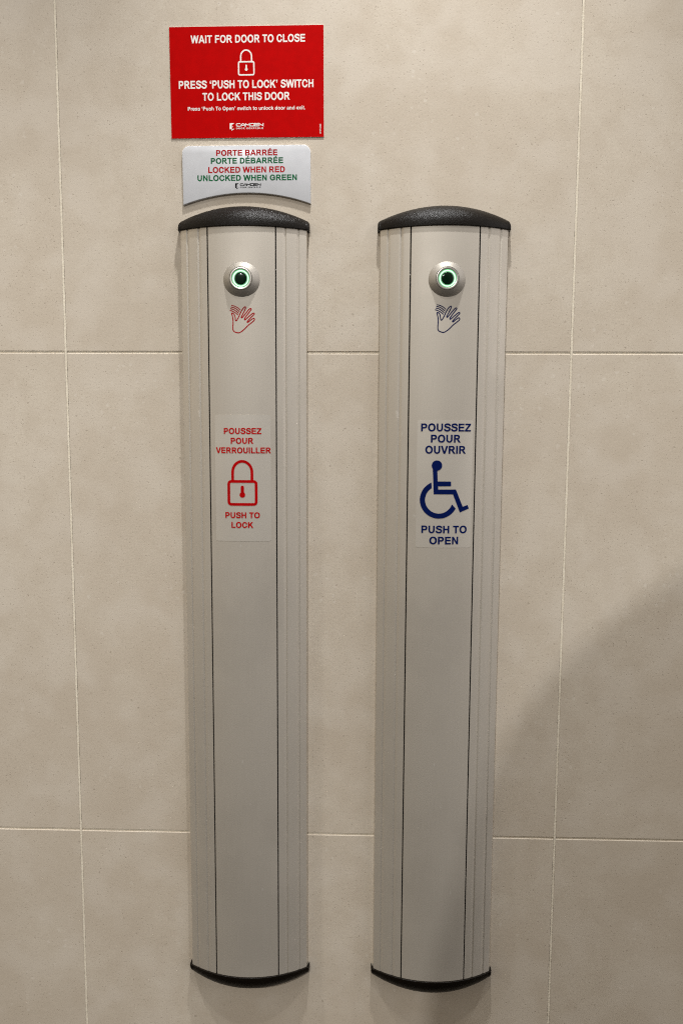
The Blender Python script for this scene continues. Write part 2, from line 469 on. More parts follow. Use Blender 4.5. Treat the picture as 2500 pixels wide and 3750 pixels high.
# bold lettering, per character (advance, points, faces) on a 1000 unit em, capitals 716 tall
GLYPHS = {
    'A': (722, '0,-7 -4,-5 -7,0 -5,10 271,718 275,722 282,724 437,724 443,722 447,717 725,5 724,-3 715,-8 563,-8 557,-5 553,-2 548,10 499,143 493,154 225,154 220,152 167,10 159,-5 152,-8 272,292 440,291 444,293 369,495 360,517 357,521 353,515 273,300', '1,0,2 3,2,0 23,22,21 3,0,23 23,21,3 21,20,3 4,31,30 30,29,4 29,6,4 6,5,4 19,24,20 3,20,24 24,31,3 31,4,3 18,26,25 26,9,27 28,27,9 9,8,7 11,10,12 13,12,10 15,14,13 16,15,13 13,10,16 17,16,10 17,10,18 26,18,10 9,26,10 18,25,19 24,19,25 28,9,29 9,7,29 6,29,7'),
    'B': (722, '72,-9 66,-5 64,2 64,713 66,720 75,724 458,724 478,721 503,714 532,700 548,690 581,662 600,635 619,597 627,560 629,535 627,512 617,470 595,428 566,393 597,371 617,350 630,334 640,318 655,288 666,255 671,218 671,193 667,167 654,122 634,85 604,50 568,23 527,3 493,-6 455,-9 227,130 427,129 455,136 467,143 482,157 494,173 497,182 501,197 501,223 495,243 486,260 470,276 453,285 435,291 417,292 228,292 226,288 227,437 393,436 408,438 425,444 438,453 449,463 457,475 462,487 466,503 466,522 458,548 449,562 437,573 423,582 407,587 393,589 228,589 226,585', '2,1,0 3,2,52 4,3,5 50,55,54 50,54,51 53,51,54 2,0,36 52,2,36 51,53,52 3,52,53 70,3,53 3,70,69 5,3,69 56,49,48 35,38,37 36,0,35 35,37,36 55,50,49 49,56,55 66,6,67 68,67,6 69,68,6 5,69,6 47,46,19 40,32,31 41,40,31 31,30,41 30,29,41 42,41,29 29,28,42 43,42,28 28,27,43 27,26,43 44,43,26 26,25,44 25,24,44 45,44,24 24,23,45 23,22,45 46,45,22 22,21,46 21,20,46 19,46,20 38,35,34 34,33,38 39,38,33 33,32,39 32,40,39 47,19,48 56,48,19 57,56,19 58,57,19 59,58,19 60,59,19 19,18,60 61,60,18 18,17,61 17,16,61 62,61,16 16,15,62 15,14,62 63,62,14 14,13,63 13,12,63 12,11,63 64,63,11 11,10,64 65,64,10 10,9,65 9,8,65 66,65,8 8,7,66 6,66,7'),
    'C': (722, '347,-20 323,-17 287,-9 258,1 215,23 167,58 129,95 116,112 86,157 71,187 50,245 38,303 34,343 34,373 41,433 48,465 60,502 75,537 95,573 108,594 136,628 162,654 200,684 225,699 260,715 295,727 327,734 358,738 393,737 440,731 490,715 537,692 562,675 588,654 626,615 655,573 684,518 697,482 697,475 693,470 680,463 550,411 545,415 543,418 529,468 512,503 486,540 461,563 437,579 425,584 402,591 380,594 348,591 313,579 278,554 264,540 251,523 238,503 226,480 213,443 208,422 201,367 204,313 216,262 230,228 240,210 261,180 283,158 298,146 337,128 363,123 385,122 413,128 443,141 467,158 489,180 519,225 534,262 541,292 545,299 550,302 553,302 688,245 694,240 696,232 679,187 664,157 640,120 620,94 583,58 566,43 517,13 492,1 463,-9 427,-17 402,-21', '10,9,63 63,62,10 11,10,62 12,11,62 62,61,12 13,12,61 14,13,61 61,60,14 15,14,60 60,59,15 16,15,59 17,16,59 51,27,52 0,70,1 70,69,1 2,1,69 25,53,52 26,25,52 52,27,26 2,69,3 69,68,3 23,54,53 24,23,53 53,25,24 3,68,4 68,67,4 5,4,67 67,66,5 6,5,66 66,65,6 7,6,65 8,7,65 65,64,8 9,8,64 63,9,64 17,59,58 18,17,58 58,57,18 19,18,57 57,56,19 20,19,56 56,55,20 21,20,55 55,54,21 22,21,54 54,23,22 71,95,94 72,71,94 94,93,72 50,49,29 28,50,29 72,93,92 73,72,92 92,91,73 91,74,73 48,47,31 31,30,48 49,48,30 29,49,30 81,80,79 43,42,41 83,82,84 38,37,39 84,82,85 39,37,40 36,40,37 74,91,90 90,89,74 75,74,89 89,88,75 88,87,75 76,75,87 87,86,76 86,85,76 77,76,85 85,82,77 82,81,77 78,77,81 81,79,78 43,41,44 41,40,44 40,36,44 36,35,44 45,44,35 35,34,45 46,45,34 34,33,46 33,32,46 47,46,32 31,47,32 95,71,0 70,0,71 50,28,51 27,51,28'),
    'D': (722, '72,-9 66,-5 64,2 64,713 66,720 75,724 367,724 385,722 425,715 463,704 507,684 538,664 562,646 596,612 615,587 630,563 650,526 660,500 672,462 679,425 682,397 682,320 674,263 669,242 652,195 634,158 620,137 587,94 572,79 542,55 517,38 492,25 440,5 390,-6 338,-9 227,130 345,129 377,134 403,143 436,162 462,187 485,220 497,245 509,287 516,338 514,398 509,430 502,457 489,490 472,517 459,533 448,544 422,564 393,577 355,586 325,588 230,588 226,585', '2,1,0 3,2,57 57,5,3 5,4,3 34,36,35 54,6,55 56,55,6 34,35,0 2,0,35 57,2,35 5,57,56 56,6,5 53,8,7 37,33,32 38,37,32 53,52,9 8,53,9 36,34,33 33,37,36 53,7,54 6,54,7 25,24,42 43,42,24 24,23,43 23,22,43 44,43,22 22,21,44 21,20,44 45,44,20 20,19,45 46,45,19 19,18,46 18,17,46 47,46,17 17,16,47 48,47,16 16,15,48 15,14,48 38,32,31 39,38,31 31,30,39 30,29,39 40,39,29 29,28,40 28,27,40 41,40,27 27,26,41 26,25,41 25,42,41 48,14,49 14,13,49 50,49,13 13,12,50 51,50,12 12,11,51 11,10,51 52,51,10 9,52,10'),
    'E': (667, '72,-9 66,-5 64,2 64,713 66,720 75,724 605,724 612,722 616,713 616,597 614,590 608,586 227,585 227,438 593,437 598,434 601,428 601,310 598,303 590,299 228,299 226,295 226,133 227,130 230,129 623,129 629,125 631,118 631,2 629,-5 620,-9', '2,1,0 5,4,3 13,21,20 20,19,13 19,14,13 24,23,0 2,0,23 22,2,23 2,22,21 3,2,21 21,13,3 13,12,3 5,3,12 29,28,30 28,27,30 25,30,27 27,26,25 11,10,9 6,11,9 9,8,6 7,6,8 24,0,30 30,25,24 18,17,19 17,16,19 14,19,16 16,15,14 11,6,12 5,12,6'),
    'F': (611, '72,-9 66,-5 64,2 64,713 66,720 75,724 563,724 570,722 574,713 574,597 572,590 567,586 227,585 227,430 522,429 527,425 529,420 529,298 525,293 518,291 227,290 225,-3 222,-7 215,-9', '2,1,0 5,4,3 23,22,21 2,0,23 23,21,2 21,20,2 3,2,20 20,13,3 13,12,3 5,3,12 19,18,17 17,16,19 14,19,16 16,15,14 10,9,11 6,11,9 9,8,6 7,6,8 13,20,19 19,14,13 11,6,12 5,12,6'),
    'G': (778, '360,-20 327,-16 298,-9 265,3 230,20 195,41 170,61 142,88 120,113 96,147 81,173 63,213 51,248 43,287 38,322 38,393 43,430 50,462 60,493 71,522 95,567 112,592 133,618 167,652 198,677 225,694 275,717 307,727 340,734 372,738 410,737 450,732 505,717 555,694 603,661 647,618 668,592 685,567 710,518 722,488 722,482 719,477 715,475 573,431 566,435 552,473 540,497 516,532 492,555 468,572 452,580 420,591 383,594 360,591 332,582 302,565 287,554 264,532 238,493 228,473 216,442 208,403 204,373 204,342 208,313 215,280 223,255 233,232 246,208 271,177 291,158 320,140 350,128 377,123 403,123 430,128 453,136 490,157 563,159 563,253 400,254 391,258 389,265 389,382 391,388 397,392 732,394 739,392 742,385 738,378 733,376 723,376 721,372 721,95 718,88 710,84 635,84 600,53 570,31 527,8 482,-9 453,-16 418,-21', '12,11,65 65,64,12 13,12,64 14,13,64 64,63,14 15,14,63 63,62,15 62,61,15 16,15,61 17,16,61 0,73,1 73,72,1 2,1,72 71,2,72 54,53,27 53,28,27 2,71,3 4,3,71 71,70,4 55,54,25 26,25,54 54,27,26 4,70,5 70,69,5 6,5,69 7,6,69 69,68,7 8,7,68 9,8,68 68,67,9 10,9,67 67,66,10 11,10,66 65,11,66 17,61,60 18,17,60 19,18,60 60,59,19 20,19,59 59,58,20 21,20,58 22,21,58 58,57,22 23,22,57 57,56,23 24,23,56 56,55,24 55,25,24 85,84,83 51,31,30 82,81,80 83,82,80 85,83,80 51,30,52 76,100,99 77,76,99 48,33,49 33,32,49 50,49,32 74,102,101 75,74,101 101,100,75 100,76,75 50,32,51 31,51,32 98,97,78 78,97,96 42,41,40 88,87,89 90,89,87 86,91,90 90,87,86 42,40,39 94,93,95 96,95,93 78,96,93 79,78,93 93,92,79 42,39,38 77,99,98 98,78,77 85,80,79 79,92,85 44,43,45 43,42,45 42,38,45 38,37,45 46,45,37 37,36,46 36,35,46 47,46,35 35,34,47 48,47,34 33,48,34 73,0,102 102,74,73 28,53,52 29,28,52 52,30,29 91,86,92 86,85,92'),
    'H': (722, '72,-9 66,-5 64,2 64,713 67,720 75,724 215,724 224,720 226,713 227,443 495,442 498,443 499,447 499,713 501,720 510,724 648,724 655,722 659,713 659,2 657,-5 648,-9 510,-9 503,-7 500,-3 498,303 230,304 227,303 226,300 225,-3 222,-7 215,-9', '2,1,0 0,31,2 4,3,5 26,9,27 27,9,28 30,29,31 2,31,29 29,28,2 3,2,28 28,9,3 9,8,3 5,3,8 6,5,8 8,7,6 12,11,25 10,25,11 20,19,21 22,21,19 18,17,16 24,23,22 22,19,24 25,24,19 19,18,25 12,25,18 13,12,18 18,16,13 16,15,13 14,13,15 25,10,26 9,26,10'),
    'I': (278, '67,-9 61,-5 59,2 59,715 62,720 68,724 212,724 218,720 221,713 221,0 217,-7 212,-9', '2,1,0 5,4,3 11,10,9 8,7,6 2,0,11 11,9,2 9,8,2 3,2,8 5,3,8 8,6,5'),
    'K': (722, '73,-9 68,-5 66,2 66,713 68,720 77,724 217,724 225,720 228,713 228,431 251,453 479,700 502,722 508,724 697,724 704,722 707,715 704,708 449,438 448,435 717,23 729,3 727,-4 718,-8 540,-8 532,-4 347,282 328,308 312,292 228,203 228,2 225,-5 217,-9', '2,1,0 0,32,2 6,5,3 4,3,5 9,29,28 31,30,32 2,32,30 30,29,2 29,9,2 3,2,9 3,9,8 6,3,8 8,7,6 27,26,19 12,11,13 19,26,25 17,15,14 23,22,21 23,21,20 23,20,24 15,17,16 24,20,25 19,25,20 11,18,17 13,11,17 17,14,13 9,28,27 10,9,27 27,19,10 19,18,10 18,11,10'),
    'L': (611, '75,-9 70,-5 68,2 68,715 70,720 77,724 220,724 227,720 229,713 230,130 583,129 588,125 591,120 591,0 587,-7 580,-9', '2,1,0 4,3,5 15,10,9 14,13,15 13,12,15 10,15,12 12,11,10 15,9,0 2,0,9 3,2,9 9,8,3 5,3,8 6,5,8 7,6,8'),
    'M': (833, '68,-9 63,-5 61,2 61,713 63,720 72,724 283,724 292,720 295,715 414,283 417,280 425,307 533,698 541,720 550,724 760,724 767,722 771,713 771,2 768,-5 760,-9 630,-9 623,-7 620,-2 618,434 615,428 495,8 490,-3 482,-8 352,-8 343,-4 338,7 220,422 215,434 214,-2 210,-7 203,-9', '36,35,34 2,1,0 0,36,2 36,34,2 4,3,5 30,29,31 6,33,8 7,6,8 31,9,32 2,34,33 3,2,33 33,6,3 5,3,6 14,13,12 28,27,26 11,10,25 25,12,11 22,21,23 16,15,17 19,18,20 21,20,18 23,21,18 18,17,24 10,26,25 23,18,24 12,25,24 24,17,12 17,15,12 14,12,15 28,26,29 31,29,26 26,10,31 9,31,10 33,32,8 32,9,8'),
    'N': (722, '73,-9 68,-5 66,2 66,713 68,720 77,724 213,724 220,722 224,718 496,265 503,256 505,717 508,722 515,724 643,724 650,722 654,713 654,2 652,-5 643,-9 515,-9 502,-7 497,-4 220,457 217,459 215,-2 212,-7 205,-9', '2,1,0 0,27,2 5,4,3 23,8,24 8,7,6 26,25,27 2,27,25 2,25,24 3,2,24 24,8,3 8,6,3 5,3,6 22,21,20 20,10,22 18,17,19 14,13,16 16,15,14 19,17,20 10,20,17 17,16,10 10,16,11 16,13,11 12,11,13 22,10,9 8,23,9 9,23,22'),
    'O': (778, '355,-20 320,-16 278,-5 252,5 220,20 190,38 158,63 129,92 108,118 90,147 71,182 60,210 46,255 39,293 36,327 36,388 38,408 43,443 51,480 68,527 86,563 116,608 137,632 165,659 182,672 222,697 262,715 298,727 333,734 367,737 433,736 465,731 493,724 527,712 562,695 599,672 628,647 644,632 670,601 692,567 712,527 729,480 735,453 741,423 744,388 744,328 742,307 730,242 720,210 707,178 690,147 672,118 651,92 622,63 590,38 560,20 528,5 502,-5 460,-16 423,-21 371,123 407,123 447,131 478,146 510,172 522,185 537,205 557,243 571,288 577,333 577,382 569,437 555,477 532,518 519,535 502,552 468,575 438,587 398,594 382,594 357,591 318,579 288,560 261,535 236,500 221,468 208,420 203,382 203,333 209,288 223,243 243,205 258,185 270,172 302,146 333,131', '12,11,89 13,12,89 89,88,13 14,13,88 88,87,14 15,14,87 16,15,87 87,86,16 17,16,86 18,17,86 79,29,80 28,80,29 0,60,1 95,1,60 27,81,80 80,28,27 1,95,2 3,2,95 95,94,3 4,3,94 82,81,25 26,25,81 81,27,26 4,94,5 94,93,5 6,5,93 93,92,6 7,6,92 92,91,7 8,7,91 9,8,91 91,90,9 10,9,90 11,10,90 89,11,90 18,86,85 19,18,85 20,19,85 85,84,20 21,20,84 84,83,21 22,21,83 23,22,83 24,23,83 83,82,24 82,25,24 77,30,78 61,59,58 62,61,58 58,57,62 76,32,77 32,31,77 30,77,31 62,57,56 63,62,56 56,55,63 75,34,76 34,33,76 32,76,33 48,47,68 47,46,68 69,68,46 46,45,69 70,69,45 45,44,70 44,43,70 71,70,43 43,42,71 42,41,71 41,40,71 63,55,54 64,63,54 54,53,64 65,64,53 53,52,65 66,65,52 52,51,66 51,50,66 67,66,50 50,49,67 49,48,67 48,68,67 71,40,72 40,39,72 73,72,39 39,38,73 38,37,73 74,73,37 37,36,74 75,74,36 36,35,75 34,75,35 59,61,0 60,0,61 29,79,78 78,30,29'),
    'P': (667, '72,-9 66,-5 64,2 64,713 66,720 75,724 420,724 443,721 480,710 523,689 551,668 576,643 592,622 615,577 626,542 631,503 631,478 627,450 617,412 594,365 571,335 544,310 517,291 487,276 468,270 440,263 410,259 227,258 226,2 224,-5 215,-9 227,398 370,398 388,399 403,403 422,411 437,423 449,437 459,455 464,473 466,485 464,512 459,530 452,543 439,560 422,574 403,582 388,586 368,588 227,587', '2,1,0 5,4,3 30,29,28 2,0,30 30,28,2 28,27,2 27,31,2 3,2,31 31,49,3 5,3,49 33,32,26 34,33,26 26,25,34 47,46,6 48,47,6 26,32,27 31,27,32 48,6,49 5,49,6 21,20,37 20,19,37 38,37,19 19,18,38 39,38,18 18,17,39 40,39,17 17,16,40 16,15,40 41,40,15 15,14,41 14,13,41 42,41,13 13,12,42 43,42,12 12,11,43 34,25,24 35,34,24 24,23,35 23,22,35 36,35,22 22,21,36 21,37,36 43,11,44 11,10,44 10,9,44 45,44,9 9,8,45 46,45,8 8,7,46 6,46,7'),
    'R': (722, '72,-9 66,-5 64,2 64,713 66,720 75,724 442,724 463,721 495,712 533,694 548,684 566,670 592,642 612,612 620,595 629,573 636,545 639,507 637,480 630,447 622,423 609,397 590,369 572,350 551,332 535,321 500,304 498,302 527,267 707,13 712,3 710,-3 702,-8 535,-8 528,-5 375,230 335,287 330,289 230,289 227,288 226,285 225,-3 222,-7 215,-9 227,422 402,421 413,423 430,430 452,447 462,460 470,478 474,508 470,528 465,542 454,558 437,573 423,580 405,586 387,588 227,587', '2,1,0 0,43,2 5,4,3 38,37,44 38,44,39 40,39,44 42,41,43 2,43,41 41,40,2 40,44,2 3,2,44 44,59,3 5,3,59 7,6,56 57,56,6 58,57,6 36,45,37 44,37,45 58,6,59 5,59,6 34,33,28 31,30,32 29,32,30 32,29,33 28,33,29 21,20,50 20,19,50 19,18,50 51,50,18 18,17,51 17,16,51 52,51,16 16,15,52 15,14,52 34,28,35 28,27,35 36,35,27 45,36,27 46,45,27 27,26,46 47,46,26 26,25,47 48,47,25 25,24,48 24,23,48 49,48,23 23,22,49 22,21,49 21,50,49 52,14,53 14,13,53 13,12,53 54,53,12 12,11,54 11,10,54 10,9,54 55,54,9 9,8,55 56,55,8 7,56,8'),
    'S': (667, '337,-22 258,-14 197,0 177,6 148,20 112,44 71,85 53,110 42,131 30,165 21,202 18,220 18,235 20,240 28,244 163,244 167,242 170,237 176,208 183,190 199,170 220,155 230,150 253,143 290,136 335,131 363,131 397,138 433,151 458,165 477,182 494,205 499,220 499,228 495,238 477,258 462,269 437,280 223,338 180,355 139,378 119,395 99,417 83,440 72,461 58,503 56,515 56,555 66,593 78,617 93,638 133,679 165,700 182,709 223,724 278,734 335,739 413,739 432,737 470,730 522,712 566,688 587,672 608,651 630,618 642,595 659,552 666,523 665,512 660,503 655,501 625,498 520,498 513,505 504,530 494,550 482,560 462,572 438,580 412,586 390,588 313,584 287,581 250,572 237,565 219,552 208,535 210,527 217,514 228,503 248,491 283,480 380,453 453,435 490,424 530,405 567,382 587,365 612,338 627,317 637,297 649,260 652,237 652,210 649,188 640,158 622,122 594,83 565,54 549,42 502,15 470,1 440,-9 413,-16 383,-21', '10,14,11 12,11,14 13,12,14 18,17,15 17,16,15 9,8,18 18,15,9 10,9,15 14,10,15 0,26,25 0,25,1 25,24,1 23,1,24 82,81,55 81,56,55 1,23,2 23,22,2 3,2,22 91,90,38 39,38,90 89,39,90 84,83,53 54,53,83 83,82,54 82,55,54 3,22,4 22,21,4 5,4,21 21,20,5 6,5,20 20,19,6 7,6,19 8,7,19 18,8,19 39,89,40 41,40,89 89,88,41 42,41,88 43,42,88 88,87,43 44,43,87 45,44,87 87,86,45 46,45,86 47,46,86 48,47,86 49,48,86 50,49,86 86,85,50 51,50,85 85,84,51 52,51,84 84,53,52 79,57,80 27,113,112 37,93,92 57,79,58 27,112,111 28,27,111 111,110,28 29,28,110 93,37,94 79,78,59 58,79,59 69,68,70 68,67,70 70,67,71 67,66,71 65,71,66 29,110,109 109,108,29 30,29,108 108,107,30 107,106,30 31,30,106 106,105,31 32,31,105 105,104,32 104,103,32 103,102,32 33,32,102 102,101,33 101,100,33 34,33,100 100,99,34 99,98,34 98,97,34 35,34,97 97,96,35 36,35,96 96,95,36 37,36,95 94,37,95 73,72,74 72,71,74 71,65,74 65,64,74 75,74,64 64,63,75 63,62,75 76,75,62 62,61,76 77,76,61 61,60,77 78,77,60 59,78,60 26,0,114 114,113,26 113,27,26 37,92,38 91,38,92 56,81,80 80,57,56'),
    'T': (611, '232,-9 226,-5 224,2 224,583 220,586 23,586 17,588 12,597 14,718 17,722 23,724 588,724 593,723 597,720 599,713 599,597 595,588 588,586 390,586 386,583 386,2 385,-3 382,-7 375,-9', '7,6,5 5,10,7 8,7,10 10,9,8 1,0,2 0,23,2 10,5,4 15,14,11 12,11,14 14,13,12 16,15,17 15,11,17 18,17,11 22,21,23 21,20,23 2,23,20 20,19,2 3,2,19 4,3,19 19,18,4 10,4,18 18,11,10'),
    'U': (722, '345,-20 315,-17 262,-4 218,16 193,32 157,61 128,93 105,127 83,172 69,217 62,265 63,717 67,722 73,724 213,724 220,722 223,718 224,713 224,272 230,237 236,215 246,193 266,165 278,153 298,138 318,128 347,121 372,121 392,125 411,132 443,154 455,166 474,193 484,215 491,238 496,272 496,717 500,722 507,724 652,724 657,720 659,713 659,282 656,245 651,217 644,190 634,163 615,127 586,85 563,61 522,28 476,3 443,-9 393,-19', '12,11,13 0,26,1 25,1,26 1,25,2 25,24,2 2,24,3 24,23,3 4,3,23 5,4,23 23,22,5 6,5,22 22,21,6 7,6,21 21,20,7 8,7,20 20,19,8 9,8,19 19,18,9 10,9,18 11,10,18 18,17,11 13,11,17 14,13,17 17,16,14 15,14,16 28,27,53 28,53,52 52,29,28 29,52,51 41,40,39 41,39,38 29,51,50 30,29,50 50,49,30 31,30,49 49,48,31 32,31,48 48,47,32 33,32,47 47,46,33 34,33,46 46,45,34 45,44,34 35,34,44 44,43,35 43,42,35 36,35,42 42,41,36 41,38,36 38,37,36 53,27,0 26,0,27'),
    'V': (667, '253,-7 248,-4 245,3 -5,705 -8,713 -5,720 3,724 155,724 164,720 335,216 339,223 503,720 512,724 662,724 668,722 672,717 672,710 417,-2 413,-5 407,-8', '6,3,7 3,6,4 5,4,6 1,0,2 2,9,3 7,3,8 18,17,19 13,12,16 16,15,13 15,14,13 10,17,16 11,10,16 16,12,11 2,0,19 9,2,19 19,17,9 17,10,9 3,9,8'),
    'W': (944, '173,-7 170,-5 166,0 158,33 6,668 -4,713 0,722 7,724 150,724 159,720 165,698 258,316 264,327 381,720 390,724 555,724 562,722 566,717 570,705 685,314 687,314 689,320 788,720 797,724 937,724 945,720 947,710 942,688 779,7 774,-5 767,-8 620,-8 611,-3 601,23 482,397 474,420 472,422 332,-3 323,-8', '4,7,5 6,5,7 10,9,8 10,8,4 7,4,8 36,14,13 36,13,12 1,0,2 3,2,0 0,38,3 38,37,3 37,11,3 4,3,11 10,4,11 18,17,15 17,16,15 33,32,31 20,19,33 33,19,34 29,28,30 24,23,27 27,26,24 26,25,24 21,28,27 22,21,27 27,23,22 33,31,30 30,28,33 20,33,28 28,21,20 12,11,36 34,19,35 36,35,18 14,36,18 18,15,14 18,35,19 11,37,36'),
    'Z': (611, '18,-9 13,-5 11,2 11,118 13,125 18,129 28,130 32,135 372,583 372,585 368,586 38,586 33,590 31,597 31,713 33,720 42,724 580,724 587,722 591,713 591,597 589,590 583,586 573,585 563,573 225,132 228,129 592,129 597,125 599,118 599,2 597,-5 588,-9', '2,1,0 0,6,2 3,2,6 6,5,3 4,3,5 7,25,8 15,14,16 26,25,0 25,7,0 6,0,7 12,11,13 11,16,13 16,14,13 8,24,9 23,17,24 9,24,17 10,9,17 29,28,27 31,30,32 30,29,32 29,27,32 24,8,25 21,20,22 23,22,20 20,19,23 17,23,19 18,17,19 26,0,32 32,27,26 16,11,10 10,17,16'),
    'É': (667, '72,-9 66,-5 64,2 64,713 66,720 75,724 605,724 612,722 616,713 616,597 614,590 608,586 227,585 227,438 593,437 598,434 601,428 601,310 598,303 590,299 228,299 226,295 226,133 227,130 230,129 623,129 629,125 631,118 631,2 629,-5 620,-9 255,755 250,758 248,762 251,772 335,912 342,914 497,914 505,910 507,903 504,897 365,756 358,754', '1,0,2 2,0,23 23,22,2 22,21,2 3,2,21 12,5,3 4,3,5 34,31,42 35,34,42 42,41,35 41,36,35 31,34,32 33,32,34 23,0,24 20,13,21 3,21,13 12,3,13 11,6,12 39,38,40 37,40,38 15,14,16 18,17,19 17,16,19 16,14,19 10,9,11 30,29,28 28,27,30 25,30,27 27,26,25 11,9,6 9,8,6 8,7,6 24,0,30 30,25,24 13,20,19 19,14,13 36,41,40 40,37,36 5,12,6'),
    '’': (278, '93,428 86,435 71,468 71,472 75,477 110,510 119,567 115,569 63,569 58,572 55,577 55,717 58,722 65,724 205,724 210,720 212,713 212,543 165,456', '3,2,4 10,9,8 12,11,13 16,15,14 1,0,18 5,1,18 18,17,5 6,5,17 17,16,6 7,6,16 4,2,1 1,5,4 10,8,7 11,10,7 13,11,7 7,16,13 16,14,13'),
    '‘': (278, '73,428 68,432 66,438 66,610 113,697 175,722 185,724 191,718 205,687 206,682 202,674 168,643 159,585 163,582 215,582 220,580 224,575 224,435 220,430 213,428', '1,0,2 13,12,2 3,2,12 12,11,3 4,3,11 11,5,4 9,8,10 16,15,14 18,17,19 2,0,19 13,2,19 19,17,13 17,16,13 16,14,13 5,11,10 10,8,5 8,7,5 6,5,7'),
    'n': (611, '68,-1 66,3 67,518 202,519 205,518 206,508 208,507 238,519 270,526 285,528 327,528 342,526 373,519 406,507 433,492 468,466 494,438 515,407 530,375 537,355 544,323 546,308 545,0 407,0 406,288 408,305 402,332 389,362 381,373 362,392 340,405 322,411 303,412 277,407 265,402 248,391 226,367 215,345 208,325 206,313 205,0', '0,40,1 1,40,39 2,1,39 39,38,2 3,2,5 5,4,3 8,33,32 32,9,8 7,34,33 33,8,7 2,38,37 37,36,2 5,2,36 6,5,36 36,35,6 35,34,6 34,7,6 30,29,13 12,30,13 21,20,25 20,19,25 23,22,24 22,21,24 21,25,24 25,19,26 19,18,26 18,17,26 27,26,17 17,16,27 28,27,16 16,15,28 29,28,15 15,14,29 13,29,14 30,12,31 12,11,31 11,10,31 32,31,10 9,32,10'),
    'h': (611, '68,-1 66,3 66,713 70,716 203,716 206,712 207,508 238,519 285,528 327,528 342,526 373,519 393,512 433,492 469,465 486,448 500,431 515,407 525,387 537,355 542,333 546,308 546,2 542,-1 407,0 406,288 408,305 402,332 389,362 381,373 362,392 340,405 322,411 303,412 277,407 265,402 248,391 226,367 215,345 208,325 206,313 205,0', '1,0,41 41,40,1 2,1,40 40,39,2 39,6,2 3,2,6 6,5,3 4,3,5 8,34,33 32,9,33 8,33,9 7,35,34 34,8,7 6,39,38 38,37,6 37,36,6 36,35,6 35,7,6 23,22,24 25,24,22 22,21,25 26,25,21 21,20,26 20,19,26 27,26,19 19,18,27 18,17,27 28,27,17 17,16,28 16,15,28 29,28,15 15,14,29 30,29,14 14,13,30 12,30,13 30,12,31 12,11,31 32,31,11 11,10,32 9,32,10'),
    'u': (611, '278,-9 250,-4 218,6 190,20 161,38 136,60 120,78 103,102 85,137 71,180 66,217 67,518 205,518 206,232 204,217 210,188 218,167 225,155 234,142 248,128 272,113 288,108 312,106 340,113 362,127 385,152 397,173 404,195 406,205 407,518 545,518 545,0 410,-1 407,0 406,8 403,10 368,-2 343,-7 330,-9', '4,3,19 19,18,4 5,4,18 18,17,5 6,5,17 7,6,17 17,16,7 8,7,16 16,15,8 9,8,15 15,14,9 10,9,14 14,13,10 11,10,13 13,12,11 38,22,0 22,21,0 23,37,36 22,38,37 37,23,22 33,32,34 32,31,34 27,26,31 28,27,31 31,30,28 30,29,28 23,36,35 24,23,35 25,24,35 35,34,25 34,31,25 31,26,25 0,21,1 21,20,1 2,1,20 3,2,20 19,3,20'),
    'r': (389, '68,-1 66,3 67,518 202,519 205,518 206,510 208,508 237,519 267,526 280,528 320,528 352,522 395,506 398,502 396,382 355,381 327,399 307,404 295,404 273,398 247,381 210,381 206,378 205,0', '1,0,23 5,22,6 6,22,21 1,23,22 2,1,22 22,5,2 3,2,5 4,3,5 18,17,10 8,19,18 9,8,18 18,10,9 14,13,15 16,15,13 11,16,13 13,12,11 16,11,17 10,17,11 21,20,19 6,21,19 7,6,19 19,8,7'),
    'o': (611, '293,-12 245,-5 222,1 196,12 177,21 148,40 128,56 109,75 93,94 76,120 55,167 46,195 41,223 39,240 39,280 46,322 53,347 73,392 101,433 137,469 163,489 187,502 228,519 278,529 332,529 382,519 423,502 447,489 473,469 509,433 535,395 549,368 557,347 569,295 571,278 571,238 562,188 547,147 534,120 517,94 501,75 482,56 462,40 433,21 388,1 347,-9 315,-12 288,107 305,105 330,108 358,120 379,135 395,153 415,188 424,213 429,245 429,272 424,303 415,330 405,350 383,379 371,390 352,402 340,407 318,412 292,412 270,407 250,397 227,379 205,350 195,330 186,303 181,272 181,245 186,215 195,188 205,168 223,143 241,127 265,113', '11,10,74 74,73,11 12,11,73 13,12,73 73,72,13 14,13,72 15,14,72 23,66,65 0,47,1 79,1,47 22,67,66 66,23,22 1,79,2 3,2,79 79,78,3 67,22,21 3,78,4 5,4,78 78,77,5 6,5,77 7,6,77 77,76,7 8,7,76 9,8,76 76,75,9 10,9,75 74,10,75 15,72,71 16,15,71 71,70,16 17,16,70 70,69,17 18,17,69 69,68,18 19,18,68 20,19,68 68,67,20 67,21,20 48,46,49 49,46,45 24,64,63 49,45,44 50,49,44 62,61,26 26,25,62 63,62,25 24,63,25 36,35,55 56,55,35 35,34,56 34,33,56 57,56,33 33,32,57 32,31,57 50,44,43 51,50,43 43,42,51 42,41,51 52,51,41 41,40,52 40,39,52 53,52,39 39,38,53 38,37,53 54,53,37 37,36,54 36,55,54 57,31,58 31,30,58 59,58,30 30,29,59 60,59,29 29,28,60 28,27,60 61,60,27 26,61,27 46,48,0 47,0,48 23,65,64 64,24,23'),
